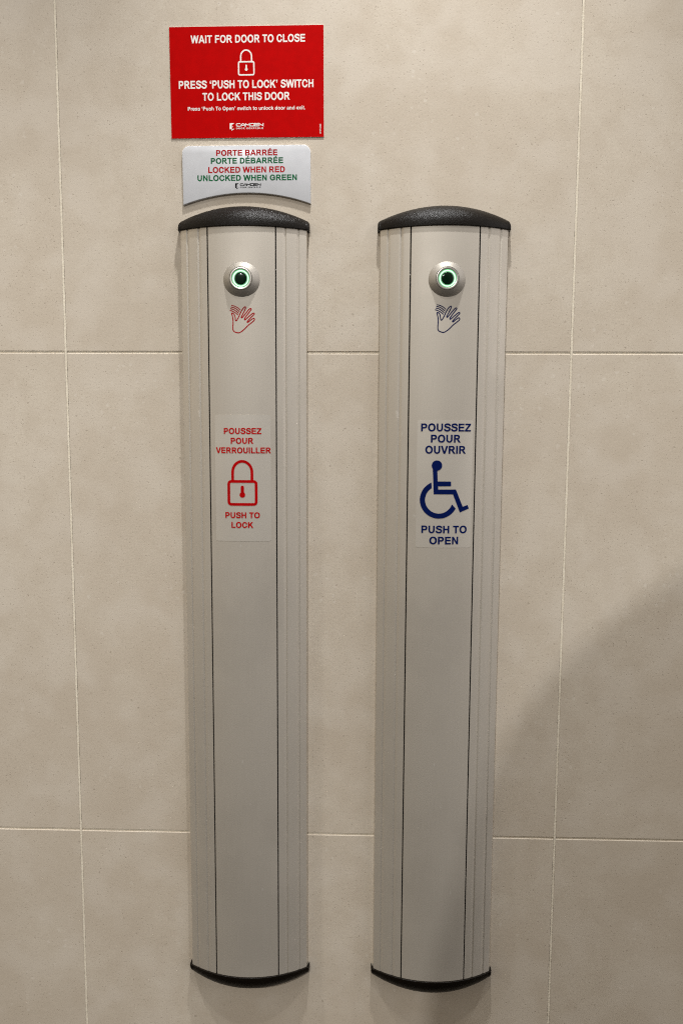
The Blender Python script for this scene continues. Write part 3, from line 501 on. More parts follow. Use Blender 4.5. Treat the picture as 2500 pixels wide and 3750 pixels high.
    'd': (611, '278,-12 252,-9 222,-2 195,8 167,23 135,46 108,73 78,115 63,145 55,167 48,192 41,230 41,288 48,328 60,365 75,397 86,417 110,447 132,469 149,483 170,497 200,512 223,520 253,527 267,529 313,529 357,520 402,503 403,715 540,716 542,712 542,2 538,-1 405,-1 403,2 402,13 400,15 368,1 337,-7 300,-12 284,107 300,105 322,108 342,116 356,125 374,143 387,162 402,197 402,320 397,337 380,367 358,391 345,400 332,407 312,412 288,412 268,407 243,392 226,375 211,353 200,328 193,303 188,268 188,250 191,220 200,190 213,162 226,143 244,125 268,111', '3,68,4 5,4,68 68,67,5 6,5,67 67,66,6 7,6,66 66,65,7 8,7,65 9,8,65 65,64,9 10,9,64 11,10,64 64,63,11 12,11,63 63,62,12 13,12,62 62,61,13 14,13,61 61,60,14 15,14,60 60,59,15 16,15,59 17,16,59 59,58,17 18,17,58 19,18,58 58,57,19 20,19,57 57,21,20 39,41,0 41,40,0 54,53,26 25,54,26 41,39,38 38,42,41 54,25,55 24,55,25 36,35,46 36,46,45 49,27,50 51,50,27 48,47,31 31,30,48 30,29,28 34,33,35 33,32,35 46,35,32 32,31,46 31,47,46 27,49,48 48,30,27 30,28,27 42,38,37 43,42,37 37,36,43 44,43,36 36,45,44 51,27,52 53,52,27 26,53,27 0,40,1 40,69,1 2,1,69 3,2,69 68,3,69 21,57,56 22,21,56 23,22,56 56,55,23 55,24,23'),
    'p': (611, '68,-197 66,-193 67,518 203,519 206,517 206,503 208,502 238,515 267,524 295,529 345,529 375,524 402,515 440,497 478,469 501,447 515,429 534,400 545,377 562,328 569,287 569,232 567,217 555,167 547,145 532,115 502,73 475,46 458,33 432,16 388,-2 358,-9 330,-12 292,-11 252,-2 207,16 205,-196 294,107 323,106 342,111 366,125 384,143 397,162 410,190 419,222 422,250 421,285 414,318 407,337 394,362 383,376 361,397 342,407 322,412 298,412 288,410 265,400 252,391 236,375 226,362 213,337 206,317 206,203 213,182 230,151 253,126 278,112', '1,0,36 2,1,62 62,61,2 63,35,64 6,5,59 59,58,6 1,36,35 62,1,35 35,63,62 2,61,60 60,59,2 59,5,2 3,2,5 4,3,5 56,55,7 55,8,7 32,38,33 37,33,38 9,54,53 33,37,34 66,34,37 8,55,54 54,9,8 34,66,35 66,65,35 64,35,65 6,58,57 57,56,6 56,7,6 40,30,29 29,28,40 41,40,28 28,27,41 27,26,41 42,41,26 26,25,42 43,42,25 25,24,43 24,23,43 44,43,23 23,22,44 45,44,22 22,21,45 21,20,45 46,45,20 20,19,46 47,46,19 19,18,47 48,47,18 18,17,48 17,16,48 49,48,16 16,15,49 50,49,15 15,14,50 14,13,50 51,50,13 12,51,13 38,32,31 39,38,31 31,30,39 30,40,39 51,12,52 12,11,52 11,10,52 53,52,10 9,53,10'),
    'c': (556, '288,-12 248,-7 223,0 193,11 160,30 141,43 104,78 83,107 73,123 55,163 46,190 41,217 38,248 38,270 43,313 50,340 63,376 88,419 108,443 128,464 153,483 172,495 202,510 230,520 273,529 327,529 370,520 398,510 428,495 462,472 492,443 512,419 529,392 542,360 538,356 418,306 416,307 400,347 388,366 372,384 352,399 338,405 312,412 278,411 248,399 228,384 211,365 193,333 183,302 178,267 179,233 185,208 191,188 201,168 218,145 230,133 245,121 275,108 300,105 315,106 335,111 355,121 370,133 382,145 394,160 409,188 415,207 418,210 522,164 541,153 527,123 517,107 496,78 468,51 440,30 403,10 365,-4 330,-11', '13,12,49 14,13,49 1,57,2 56,2,57 44,43,23 43,24,23 2,56,3 44,23,22 3,56,4 56,55,4 5,4,55 55,54,5 6,5,54 54,53,6 7,6,53 53,52,7 8,7,52 9,8,52 52,51,9 10,9,51 51,50,10 11,10,50 12,11,50 49,12,50 14,49,48 15,14,48 16,15,48 48,47,16 17,16,47 47,46,17 18,17,46 19,18,46 46,45,19 20,19,45 21,20,45 45,44,21 44,22,21 58,0,77 59,58,77 59,77,76 60,59,76 41,40,27 27,26,41 42,41,26 25,42,26 67,66,65 34,33,32 68,71,70 70,69,68 67,65,68 60,76,75 61,60,75 75,74,61 62,61,74 74,73,62 63,62,73 73,72,63 64,63,72 72,71,64 71,68,64 68,65,64 36,35,37 35,34,37 34,32,37 32,31,37 31,30,37 38,37,30 30,29,38 39,38,29 29,28,39 40,39,28 27,40,28 57,1,0 0,58,57 24,43,42 42,25,24'),
    'e': (556, '273,-12 245,-9 215,-2 192,6 165,20 128,44 93,80 76,102 61,127 41,175 31,222 29,280 35,317 43,348 51,370 68,403 81,423 112,459 134,478 157,494 197,514 237,525 258,529 312,529 353,520 373,514 405,499 429,483 458,459 488,424 502,403 519,370 527,348 538,305 541,300 541,217 540,214 537,212 174,212 175,202 183,178 193,158 206,140 225,121 237,113 253,105 275,99 295,99 312,103 333,113 344,120 370,148 377,158 389,183 392,186 463,167 516,147 514,137 502,115 477,80 453,54 417,26 378,6 355,-2 313,-11 173,303 393,302 397,303 398,305 387,341 374,365 362,380 347,396 330,407 305,417 292,419 267,417 250,412 223,395 208,380 191,357 180,332', '9,8,39 39,38,9 10,9,38 11,10,38 38,65,11 12,11,65 13,12,65 65,81,13 14,13,81 15,14,81 47,46,0 22,76,75 0,46,1 45,1,46 21,77,76 76,22,21 1,45,2 3,2,45 45,44,3 20,78,77 77,21,20 3,44,4 44,43,4 5,4,43 43,42,5 6,5,42 42,41,6 7,6,41 41,40,7 8,7,40 39,8,40 15,81,80 16,15,80 17,16,80 80,79,17 18,17,79 79,78,18 19,18,78 78,20,19 48,64,63 63,49,48 74,73,24 23,74,24 54,53,52 49,63,62 24,73,25 36,35,37 35,34,37 33,37,34 55,59,58 58,57,55 57,56,55 37,67,66 37,33,67 68,67,33 33,32,68 32,31,68 49,62,61 50,49,61 61,60,50 51,50,60 60,59,51 59,55,51 52,51,55 54,52,55 68,31,69 31,30,69 30,29,69 70,69,29 29,28,70 71,70,28 28,27,71 72,71,27 27,26,72 73,72,26 25,73,26 47,0,64 64,48,47 65,38,66 74,23,75 22,75,23 66,38,37'),
    's': (556, '263,-14 217,-9 165,1 130,15 110,26 86,45 71,60 51,87 38,118 29,153 28,170 31,187 40,202 58,217 75,222 93,222 108,217 117,212 130,198 137,185 148,143 162,128 175,118 188,111 218,104 255,99 277,98 305,99 327,105 356,115 377,127 394,143 404,160 403,168 397,177 387,185 358,200 182,245 149,257 118,275 89,302 76,320 65,343 58,372 59,407 68,433 81,455 91,467 120,492 142,505 160,514 205,526 262,532 297,532 307,534 365,529 403,519 443,500 475,477 490,460 507,432 526,383 526,367 522,353 516,342 502,328 480,319 460,319 438,328 421,347 410,374 398,396 373,410 343,419 330,421 272,421 225,416 203,410 190,404 175,392 170,383 173,376 183,366 202,356 293,331 377,312 420,295 454,275 481,252 497,230 507,210 516,175 514,140 507,116 495,93 485,78 452,43 428,26 382,5 343,-7 300,-14', '10,9,11 12,11,13 16,15,14 11,9,16 13,11,16 16,14,13 0,25,1 24,1,25 76,52,51 76,51,77 1,24,2 24,23,2 37,83,38 83,82,38 78,77,49 50,49,77 77,51,50 2,23,3 23,22,3 4,3,22 22,21,4 5,4,21 6,5,21 21,20,6 7,6,20 8,7,20 9,8,20 20,19,9 16,9,19 19,18,16 17,16,18 38,82,39 40,39,82 82,81,40 41,40,81 81,80,41 42,41,80 43,42,80 44,43,80 45,44,80 46,45,80 80,79,46 47,46,79 48,47,79 79,78,48 78,49,48 100,27,26 27,100,99 99,28,27 53,75,74 74,54,53 28,99,98 29,28,98 36,85,84 72,56,73 56,55,73 74,73,55 54,74,55 69,68,67 62,61,63 64,63,65 65,63,66 67,66,63 69,67,63 63,61,69 70,69,61 61,60,70 29,98,97 30,29,97 97,96,30 31,30,96 96,95,31 95,94,31 32,31,94 94,93,32 93,92,32 92,91,32 33,32,91 91,90,33 90,89,33 34,33,89 89,88,34 88,87,34 35,34,87 87,86,35 36,35,86 85,36,86 70,60,71 60,59,71 59,58,71 58,57,71 72,71,57 56,72,57 100,26,0 25,0,26 36,84,37 83,37,84 52,76,75 75,53,52'),
    'w': (778, '152,1 146,12 128,75 1,513 2,518 132,519 136,517 216,208 218,205 327,518 448,519 453,517 548,235 560,205 642,517 647,519 775,518 774,510 628,2 512,1 507,3 392,332 388,335 271,3 267,1', '6,5,3 4,3,5 0,24,1 2,1,24 24,23,2 23,8,2 8,7,2 3,2,7 6,3,7 22,21,11 10,22,11 15,14,17 17,16,15 13,18,17 17,14,13 18,13,19 20,19,13 13,12,21 11,21,12 20,13,21 8,23,22 8,22,9 22,10,9'),
    'i': (278, '72,-1 69,3 69,517 73,519 208,519 211,515 211,2 207,-1 72,589 69,593 70,715 210,715 210,590', '4,3,5 1,0,7 7,6,1 6,5,1 2,1,5 5,3,2 9,8,12 12,11,9 10,9,11'),
    'l': (278, '72,-1 69,3 69,713 73,716 208,716 211,712 211,2 207,-1', '1,0,7 7,6,1 6,5,1 2,1,5 3,2,5 5,4,3'),
    '.': (278, '72,-1 69,3 70,137 210,136 210,0', '0,4,1 4,3,1 2,1,3'),
    't': (333, '203,-7 178,-1 160,0 158,8 133,27 118,43 108,57 95,59 93,62 92,402 88,404 18,404 14,407 15,518 88,519 92,522 92,687 95,691 231,690 233,520 313,519 317,517 317,405 237,404 234,403 232,400 232,133 234,110 238,108 317,106 317,2 313,-1 238,-1 235,-2 232,-7', '13,12,11 14,9,15 9,14,10 11,10,14 13,11,14 8,7,6 3,2,1 0,34,33 31,28,32 22,21,20 30,29,31 28,31,29 22,20,23 32,28,33 0,33,28 19,24,23 23,20,19 0,28,1 28,27,1 3,1,27 4,3,27 5,4,27 6,5,27 27,26,6 8,6,26 9,8,26 26,25,9 25,24,9 24,19,9 15,9,19 16,15,19 19,18,16 17,16,18'),
    'k': (556, '68,-1 66,3 66,713 70,716 203,716 206,712 207,316 211,318 370,519 539,518 537,513 383,345 357,315 553,3 550,1 393,2 272,221 261,212 206,152 205,0', '1,0,19 19,18,1 18,6,1 2,1,6 2,6,5 3,2,5 4,3,5 14,13,15 12,16,15 15,13,12 8,11,10 10,9,8 6,18,17 17,16,6 7,6,16 16,12,7 12,11,7 11,8,7'),
    'a': (556, '220,-9 170,1 138,13 122,21 88,45 68,65 51,88 43,107 36,133 36,167 46,202 68,235 88,256 122,279 155,294 183,302 222,309 278,309 318,302 345,294 370,283 372,287 372,337 375,341 511,340 512,0 375,-1 373,2 372,15 370,17 330,1 292,-7 277,-9 248,85 275,84 293,88 307,93 330,108 344,125 349,138 350,150 349,160 345,172 334,188 317,202 293,212 275,216 240,214 222,209 205,200 195,192 181,177 174,157 174,143 178,130 185,118 205,100 222,91 52,349 49,352 51,363 65,405 80,432 108,466 145,494 185,514 218,524 262,531 300,531 343,524 387,509 407,499 431,483 461,457 484,427 500,393 511,353 510,350 507,349 375,349 358,382 347,396 336,405 312,417 297,421 277,422 248,417 223,404 208,391 201,382 185,349', '58,60,59 7,6,53 8,7,53 9,8,53 57,0,33 16,48,47 86,67,66 15,49,48 48,16,15 87,86,65 86,66,65 0,57,1 57,56,1 2,1,56 56,55,2 3,2,55 4,3,55 55,54,4 5,4,54 6,5,54 53,6,54 9,53,52 10,9,52 11,10,52 52,51,11 12,11,51 13,12,51 51,50,13 14,13,50 50,49,14 49,15,14 60,58,90 61,60,90 62,61,90 90,89,62 63,62,89 89,88,63 64,63,88 88,87,64 87,65,64 84,68,85 35,31,30 36,35,30 44,19,45 19,18,45 46,45,18 17,46,18 84,83,69 68,84,69 27,26,28 22,21,23 78,77,76 75,78,76 78,75,79 74,79,75 28,26,25 41,40,25 25,24,41 20,41,24 21,20,24 23,21,24 79,74,80 74,73,80 73,72,80 36,30,29 37,36,29 38,37,29 29,28,38 39,38,28 28,25,39 25,40,39 41,20,42 43,42,20 44,43,20 19,44,20 80,72,81 72,71,81 82,81,71 71,70,82 83,82,70 69,83,70 33,0,32 34,33,32 32,31,34 31,35,34 46,17,47 16,47,17 67,86,85 85,68,67'),
    'x': (556, '3,1 5,7 187,251 191,260 12,503 3,515 3,518 165,519 275,372 385,519 547,518 547,515 538,503 359,260 363,251 545,7 547,2 385,1 275,146 165,1', '6,5,4 3,2,18 18,2,19 1,0,19 19,2,1 3,7,4 6,4,7 8,13,9 11,10,12 16,15,17 14,17,15 9,13,12 12,10,9 17,14,18 14,13,18 3,18,13 13,8,3 7,3,8'),
    '0': (556, '258,-12 235,-7 212,1 187,15 167,29 129,67 116,83 96,115 70,173 51,237 44,272 39,313 38,373 44,445 53,487 61,518 73,552 86,582 115,631 131,652 151,673 173,692 193,705 217,717 237,724 267,729 288,729 310,726 335,719 360,707 386,690 397,681 429,647 450,617 462,597 489,537 506,477 512,440 517,395 518,323 512,275 506,240 487,175 477,150 459,113 432,73 412,49 392,31 352,5 337,-2 307,-11 293,-12 272,108 282,108 295,111 313,123 324,133 337,152 352,181 365,222 374,260 379,295 382,342 382,375 377,435 369,480 359,517 342,555 327,578 318,589 308,597 293,605 285,608 268,607 257,603 244,595 232,582 213,553 200,523 186,475 179,440 174,388 174,328 178,288 188,233 201,188 218,153 231,135 245,121 256,113', '10,9,83 11,10,83 83,82,11 12,11,82 82,81,12 13,12,81 81,80,13 14,13,80 53,52,0 0,52,1 89,1,52 73,25,24 1,89,2 3,2,89 89,88,3 75,74,22 23,22,74 74,73,23 73,24,23 3,88,4 88,87,4 5,4,87 87,86,5 6,5,86 7,6,86 86,85,7 8,7,85 85,84,8 9,8,84 83,9,84 14,80,79 15,14,79 16,15,79 79,78,16 17,16,78 78,77,17 18,17,77 77,76,18 19,18,76 20,19,76 76,75,20 21,20,75 75,22,21 72,71,27 26,72,27 54,50,49 49,48,54 55,54,48 71,70,29 29,28,71 27,71,28 61,60,41 41,40,61 40,39,61 62,61,39 63,62,39 39,38,63 38,37,63 64,63,37 37,36,64 55,48,47 47,46,55 56,55,46 46,45,56 57,56,45 45,44,57 58,57,44 44,43,58 59,58,43 43,42,59 42,41,59 41,60,59 64,36,65 36,35,65 66,65,35 35,34,66 67,66,34 34,33,67 33,32,67 68,67,32 32,31,68 69,68,31 31,30,69 70,69,30 29,70,30 53,0,51 51,50,53 50,54,53 25,73,72 72,26,25'),
    '1': (556, '247,-1 244,3 244,557 240,557 91,482 89,485 89,598 245,715 383,716 386,712 386,2 382,-1', '5,4,3 6,5,3 9,8,7 0,11,1 11,10,1 2,1,10 10,9,2 9,7,2 3,2,7 6,3,7'),
    '2': (556, '42,-1 39,3 40,120 62,122 63,145 68,163 140,262 194,330 220,357 308,433 327,453 350,488 359,508 362,527 362,545 357,565 355,568 343,575 313,584 285,587 257,586 237,582 207,574 198,570 193,566 186,547 175,502 165,484 158,478 140,466 125,461 100,461 88,465 75,471 60,484 50,502 44,522 46,543 56,587 73,630 89,655 107,672 125,685 170,705 218,717 257,722 303,722 320,721 363,712 408,695 442,673 459,657 472,638 489,602 496,573 499,528 496,497 485,458 465,415 432,367 397,329 327,271 299,243 250,182 207,123 208,121 212,121 503,121 506,117 505,0', '35,37,36 1,0,3 2,1,3 35,34,33 33,32,35 37,35,32 28,27,29 27,26,29 43,42,23 23,22,43 66,65,0 3,0,65 65,64,3 4,3,64 5,4,64 64,6,5 30,29,31 32,31,29 37,32,29 29,26,37 26,25,37 38,37,25 25,24,38 39,38,24 40,39,24 41,40,24 24,23,41 23,42,41 45,20,19 19,46,45 18,47,19 46,19,47 67,69,68 56,55,13 14,13,55 55,54,14 54,53,14 9,61,60 60,59,9 10,9,59 59,58,10 11,10,58 58,57,11 12,11,57 57,56,12 56,13,12 14,53,15 53,52,15 16,15,52 52,51,16 51,50,16 50,49,16 17,16,49 49,48,17 18,17,48 47,18,48 66,0,69 69,67,66 6,64,63 7,6,63 63,62,7 8,7,62 62,61,8 61,9,8 43,22,21 44,43,21 21,20,44 20,45,44'),
    '4': (556, '320,-1 318,3 316,143 22,144 19,148 19,262 22,264 28,265 32,268 317,714 322,716 448,716 451,712 451,267 455,264 535,263 536,147 532,144 452,143 450,0 167,265 317,265 317,552 303,530', '8,7,4 5,4,7 7,6,5 20,2,21 22,9,23 2,20,3 4,3,20 8,4,20 20,23,8 23,9,8 1,0,19 12,11,10 13,18,14 15,17,16 14,18,17 17,15,14 1,19,18 1,18,2 21,2,18 18,13,21 21,13,22 22,13,12 12,10,22 9,22,10'),
    '8': (556, '265,-12 218,-6 183,5 150,20 128,33 104,52 84,72 72,88 61,103 48,130 36,170 32,212 36,240 41,262 48,280 61,307 85,339 105,359 132,380 130,383 103,410 85,435 71,462 61,497 58,523 61,563 71,598 83,622 103,650 127,674 157,695 172,704 205,717 242,726 257,728 300,728 325,724 365,712 397,697 411,688 433,671 457,645 477,615 485,597 492,577 497,550 497,510 492,483 480,452 467,428 449,405 424,380 466,345 484,323 502,293 514,265 521,237 522,223 522,187 514,145 500,113 476,77 458,58 444,45 412,23 385,10 358,0 308,-11 261,108 292,108 302,109 328,118 345,128 362,143 372,157 380,173 386,195 386,215 382,232 372,253 362,267 346,282 332,290 310,299 293,302 265,302 253,301 232,294 213,284 192,264 183,252 176,238 171,220 171,190 173,182 181,162 191,147 205,133 218,123 240,113 268,447 287,446 305,450 320,455 336,465 355,487 364,503 367,518 367,542 364,557 349,582 337,594 322,604 305,610 287,614 270,614 252,610 238,605 222,596 211,587 200,572 191,553 188,535 188,525 193,502 200,488 211,473 228,460 241,453', '9,8,94 10,9,94 94,93,10 11,10,93 93,92,11 12,11,92 13,12,92 14,13,92 0,68,1 99,1,68 86,128,87 1,99,2 99,98,2 117,116,32 116,33,32 2,98,3 98,97,3 4,3,97 5,4,97 97,96,5 6,5,96 96,95,6 7,6,95 8,7,95 94,8,95 14,92,91 15,14,91 91,90,15 16,15,90 90,89,16 17,16,89 18,17,89 89,88,18 88,87,18 87,128,18 128,127,18 19,18,127 127,126,19 20,19,126 126,125,20 21,20,125 125,124,21 22,21,124 23,22,124 124,123,23 24,23,123 123,122,24 25,24,122 122,121,25 26,25,121 27,26,121 121,120,27 28,27,120 120,119,28 29,28,119 30,29,119 119,118,30 31,30,118 118,117,31 117,32,31 115,114,35 70,69,67 83,102,84 101,84,102 113,36,114 35,114,36 70,67,66 71,70,66 113,112,37 36,113,37 60,59,75 76,75,59 59,58,76 77,76,58 58,57,77 57,56,77 56,55,77 78,77,55 55,54,78 79,78,54 54,53,79 52,79,53 71,66,65 72,71,65 65,64,72 64,63,72 73,72,63 63,62,73 62,61,73 74,73,61 61,60,74 60,75,74 79,52,80 52,51,80 81,80,51 82,81,51 83,82,51 102,83,51 103,102,51 104,103,51 105,104,51 51,50,105 50,49,105 106,105,49 49,48,106 48,47,106 107,106,47 47,46,107 108,107,46 46,45,108 45,44,108 109,108,44 44,43,109 43,42,109 42,41,109 110,109,41 41,40,110 111,110,40 40,39,111 39,38,111 112,111,38 37,112,38 67,69,0 68,0,69 84,101,85 101,100,85 86,85,100 128,86,100 33,116,115 34,33,115 115,35,34'),
    '-': (333, '42,189 39,193 40,320 300,320 300,190', '0,4,3 2,1,0 0,3,2'),
    ' ': (278, '', ''),
}


def text2d(text, x0, x1, zbase, caph, spacing=0):
    """one line of lettering, its ink fitted between x0 and x1, capitals caph tall on the baseline zbase"""
    V, F = [], []
    pen = 0.0
    for ch in text:
        adv, pts, fs = GLYPHS[ch]
        b = len(V)
        V += [(pen + float(p.split(',')[0]), float(p.split(',')[1])) for p in pts.split()]
        F += [tuple(int(i) + b for i in q.split(',')) for q in fs.split()]
        pen += adv + spacing
    a = min(p[0] for p in V)
    b = max(p[0] for p in V)
    return [(x0 + (p[0] - a) / (b - a) * (x1 - x0), zbase + p[1] / 716 * caph) for p in V], F


def put(name, shape, material, parent, lift, surf=None):
    """a print: a flat shape laid on its panel, cut into narrow strips first where the panel is bowed"""
    V, F = shape
    bm = bmesh.new()
    vs = [bm.verts.new((x, 0.0, z)) for x, z in V]
    for f in F:
        try:
            bm.faces.new([vs[i] for i in f])
        except ValueError:
            pass
    if surf:
        a, b = min(p[0] for p in V), max(p[0] for p in V)
        k = math.ceil(a / 2.5)
        while k * 2.5 < b:
            bmesh.ops.bisect_plane(bm, geom=bm.verts[:] + bm.edges[:] + bm.faces[:], plane_co=(k * 2.5, 0, 0), plane_no=(1, 0, 0))
            k += 1
    for v in bm.verts:
        v.co = (v.co.x * MM, -((surf(v.co.x) if surf else 0.0) + lift) * MM, v.co.z * MM)
    bm.normal_update()
    bmesh.ops.reverse_faces(bm, faces=[f for f in bm.faces if f.normal.y > 0])
    me = D.meshes.new(name)
    bm.to_mesh(me)
    bm.free()
    me.materials.append(material)
    o = D.objects.new(name, me)
    C.objects.link(o)
    o.parent = parent
    return o


def slab(name, outline, thick, bevel, material, parent, back=0.0, seg=3, mats=None):
    """flat plate of an outline with a rounded front edge, its back at y = -back"""
    bm = bmesh.new()
    vs = [bm.verts.new((x * MM, -back * MM, z * MM)) for x, z in outline]
    f = bm.faces.new(vs)
    r = bmesh.ops.extrude_face_region(bm, geom=[f])
    nv = [v for v in r['geom'] if isinstance(v, bmesh.types.BMVert)]
    bmesh.ops.translate(bm, verts=nv, vec=(0, -thick * MM, 0))
    bmesh.ops.recalc_face_normals(bm, faces=bm.faces)
    front = [x for x in bm.faces if all(abs(v.co.y + (back + thick) * MM) < 1e-7 for v in x.verts)]
    ed = list({e for x in front for e in x.edges})
    if bevel:
        bmesh.ops.bevel(bm, geom=ed, offset=bevel * MM, segments=seg, affect='EDGES', profile=0.5)
    me = D.meshes.new(name)
    bm.to_mesh(me)
    bm.free()
    me.materials.append(material)
    me.polygons.foreach_set('use_smooth', [True] * len(me.polygons))
    me.set_sharp_from_angle(angle=math.radians(50))
    o = D.objects.new(name, me)
    C.objects.link(o)
    if parent:
        o.parent = parent
    return o


# ------------------------------------------------------------------ the wall: real tiles set over a grout bed
PITCH, GAP = 602.0, 2.6


def build_wall():
    V, F, I = [], [], []

    def quad(a, b, c, d, i):
        k = len(V)
        V.extend((a, b, c, d))
        F.append((k, k + 1, k + 2, k + 3))
        I.append(i)
    xs = [-PITCH * 2, -PITCH, 0, PITCH, PITCH * 2]
    zs = [-PITCH * 2, -PITCH, 0, PITCH]
    for x in xs:
        for z in zs:
            jx, jz = random.uniform(-.12, .12), random.uniform(-.12, .12)
            x0, x1 = x + GAP / 2 + jx, x + PITCH - GAP / 2 + jx
            z0, z1 = z + GAP / 2 + jz, z + PITCH - GAP / 2 + jz
            bt, bs, bb = 0.9, 0.35, 0.25          # top, side and bottom arris
            dy = random.uniform(-.12, .12)
            f = [(x0 + bs, dy, z0 + bb), (x1 - bs, dy, z0 + bb), (x1 - bs, dy, z1 - bt), (x0 + bs, dy, z1 - bt)]
            r = [(x0, .4, z0), (x1, .4, z0), (x1, .4, z1), (x0, .4, z1)]
            k = [(x0, 9, z0), (x1, 9, z0), (x1, 9, z1), (x0, 9, z1)]
            quad(*f, 0)
            for a in range(4):
                b = (a + 1) % 4
                quad(f[b], f[a], r[a], r[b], 0)
                quad(r[b], r[a], k[a], k[b], 0)
    X0, X1, Z0, Z1 = xs[0], xs[-1] + PITCH, zs[0], zs[-1] + PITCH
    # horizontal joints: grout struck back; vertical joints: grout almost flush and slightly ragged
    for z in zs + [zs[-1] + PITCH]:
        quad((X0, 0.95, z - 2.5), (X1, 0.95, z - 2.5), (X1, 0.95, z + 2.5), (X0, 0.95, z + 2.5), 1)
    for x in xs + [xs[-1] + PITCH]:
        n = 900
        w = 1.25
        prev = None
        for i in range(n + 1):
            z = Z0 + (Z1 - Z0) * i / n
            dl, dr = random.uniform(-.12, .10), random.uniform(-.10, .12)
            cur = ((x - w + dl, .10, z), (x + w + dr, .10, z), (x, random.uniform(-.06, .04), z))
            if prev:
                quad(prev[0], prev[2], cur[2], cur[0], 1)
                quad(prev[2], prev[1], cur[1], cur[2], 1)
            prev = cur
    quad((X0, 8, Z0), (X1, 8, Z0), (X1, 8, Z1), (X0, 8, Z1), 1)
    me = D.meshes.new('wall')
    me.from_pydata([tuple(c * MM for c in v) for v in V], [], F)
    me.materials.append(M_TILE)
    me.materials.append(M_GROUT)
    me.polygons.foreach_set('material_index', I)
    me.update()
    o = D.objects.new('wall', me)
    C.objects.link(o)
    tag(o, 'beige stone look tiled wall with pale grout joints behind both metal columns', 'wall', kind='structure')


build_wall()

# ------------------------------------------------------------------ switch columns
HW = 73.7            # half width of the body
EDGE = 9.5           # depth of the flat side
RAD = 134.4          # radius of the bowed front
ZT, ZB = 138.2, -776.2
SEAM = 39.25


def depth(x):
    x = min(abs(x), HW)
    return EDGE + math.sqrt(RAD * RAD - x * x) - math.sqrt(RAD * RAD - HW * HW)


def extrude_profile(name, prof, z0, z1, material, parent, smooth=35, caps=True, zs=None):
    n = len(prof)
    V, F = [], []
    zs = zs or [z0, z1]
    for z in zs:
        V += [(x, -d, z) for x, d in prof]
    for k in range(len(zs) - 1):
        for i in range(n):
            j = (i + 1) % n
            F.append((k * n + i, k * n + j, (k + 1) * n + j, (k + 1) * n + i))
    if caps:
        F += [tuple(range(n)), tuple(range((len(zs) - 1) * n, len(zs) * n))]
    return fix_normals(obj(name, V, F, material, parent, smooth=smooth))


def rail_profile(s):
    """side extrusion: flat side, two V grooves in the bowed face, chamfered inner edge; s = -1 left, 1 right"""
    pts = [(HW, 0.0), (HW, EDGE - 1.0), (HW - .35, EDGE - .2 + .3), (HW - 1.1, depth(HW - 1.1))]
    x = HW - 2.5
    grooves = [(64.2, 2.1, 1.15), (49.6, 2.25, 1.2)]
    marks = []
    for gx, gw, gd in grooves:
        marks += [(gx + gw, 0), (gx + gw * .72, .12), (gx + .25, gd), (gx - .25, gd), (gx - gw * .72, .12), (gx - gw, 0)]
    xs = []
    while x > SEAM + 1.2:
        if not any(abs(x - gx) < gw + .4 for gx, gw, _ in grooves):
            xs.append((x, 0))
        x -= 1.5
    xs += marks
    xs.sort(reverse=True)
    pts += [(a, depth(a) - d) for a, d in xs]
    pts += [(SEAM + .9, depth(SEAM + .9)), (SEAM + .72, depth(SEAM) - .2), (SEAM + .6, depth(SEAM) - .7), (SEAM + .6, depth(SEAM) - 5), (SEAM + 6, depth(SEAM) - 9), (HW - 4, 0.0)]
    return [(s * a, d) for a, d in pts]


def plate_profile():
    w = SEAM - .76
    xs = [w * (i / 24 * 2 - 1) for i in range(25)]
    pts = [(-w, depth(w) - 3.0), (-w, depth(w) - .45)]
    xs[0], xs[-1] = -w + .45, w - .45
    pts += [(a, depth(a)) for a in xs]
    pts += [(w, depth(w) - .45), (w, depth(w) - 3.0)]
    return pts


CAPW = 76.6


def cap_depth(x):
    a = abs(x)
    d = depth(a) + 2.0
    if a > HW - .5:
        d = depth(HW - .5) + 2.0
    r = 2.5                                   # rounded vertical corner
    if a > CAPW - r:
        q = min(1.0, (a - (CAPW - r)) / r)
        d -= r * (1 - math.sqrt(max(0.0, 1 - q * q)))
    return d


def cap_height(x):
    a = abs(x) / CAPW
    h = 11.2 + 17.0 * (1 - a ** 2.0)
    r = 3.2
    q = (abs(x) - (CAPW - r)) / r
    if q > 0:
        h -= r * (1 - math.sqrt(max(0.0, 1 - q * q)))
    return h


def cap_mesh(name, zlip, up, parent):
    xs = []
    n = 60
    for i in range(n + 1):
        xs.append(-(CAPW - 3.3) + 2 * (CAPW - 3.3) * i / n)
    for q in (.35, .65, .85, .96, 1.0):
        xs.append(CAPW - 3.3 + 3.3 * q)
        xs.append(-(CAPW - 3.3 + 3.3 * q))
    xs.sort()
    m = 16
    V, F = [], []
    for x in xs:
        Dd, H = cap_depth(x), cap_height(x)
        bx = max(-HW + .15, min(HW - .15, x))
        row = [(bx, depth(bx) - .2, 1.5), (bx, depth(bx) - .2, 0.0), (x, Dd - .35, 0.0), (x, Dd, .35), (x, Dd, 1.2)]
        for k in range(1, m + 1):
            a = math.pi / 2 * k / m
            row.append((x, max(0.0, Dd * math.cos(a) ** 0.92), 1.2 + (H - 1.2) * math.sin(a) ** 0.96))
        row.append((x, 0.0, 0.0))
        V += row
    w = m + 6
    for i in range(len(xs) - 1):
        for k in range(w - 1):
            F.append((i * w + k, i * w + k + 1, (i + 1) * w + k + 1, (i + 1) * w + k))
    F.append(tuple(range(1, w)))
    F.append(tuple((len(xs) - 1) * w + k for k in range(1, w)))
    V = [(x, -d, zlip + (z if up else -z)) for x, d, z in V]
    return fix_normals(obj(name, V, F, M_CAP, parent, smooth=42))


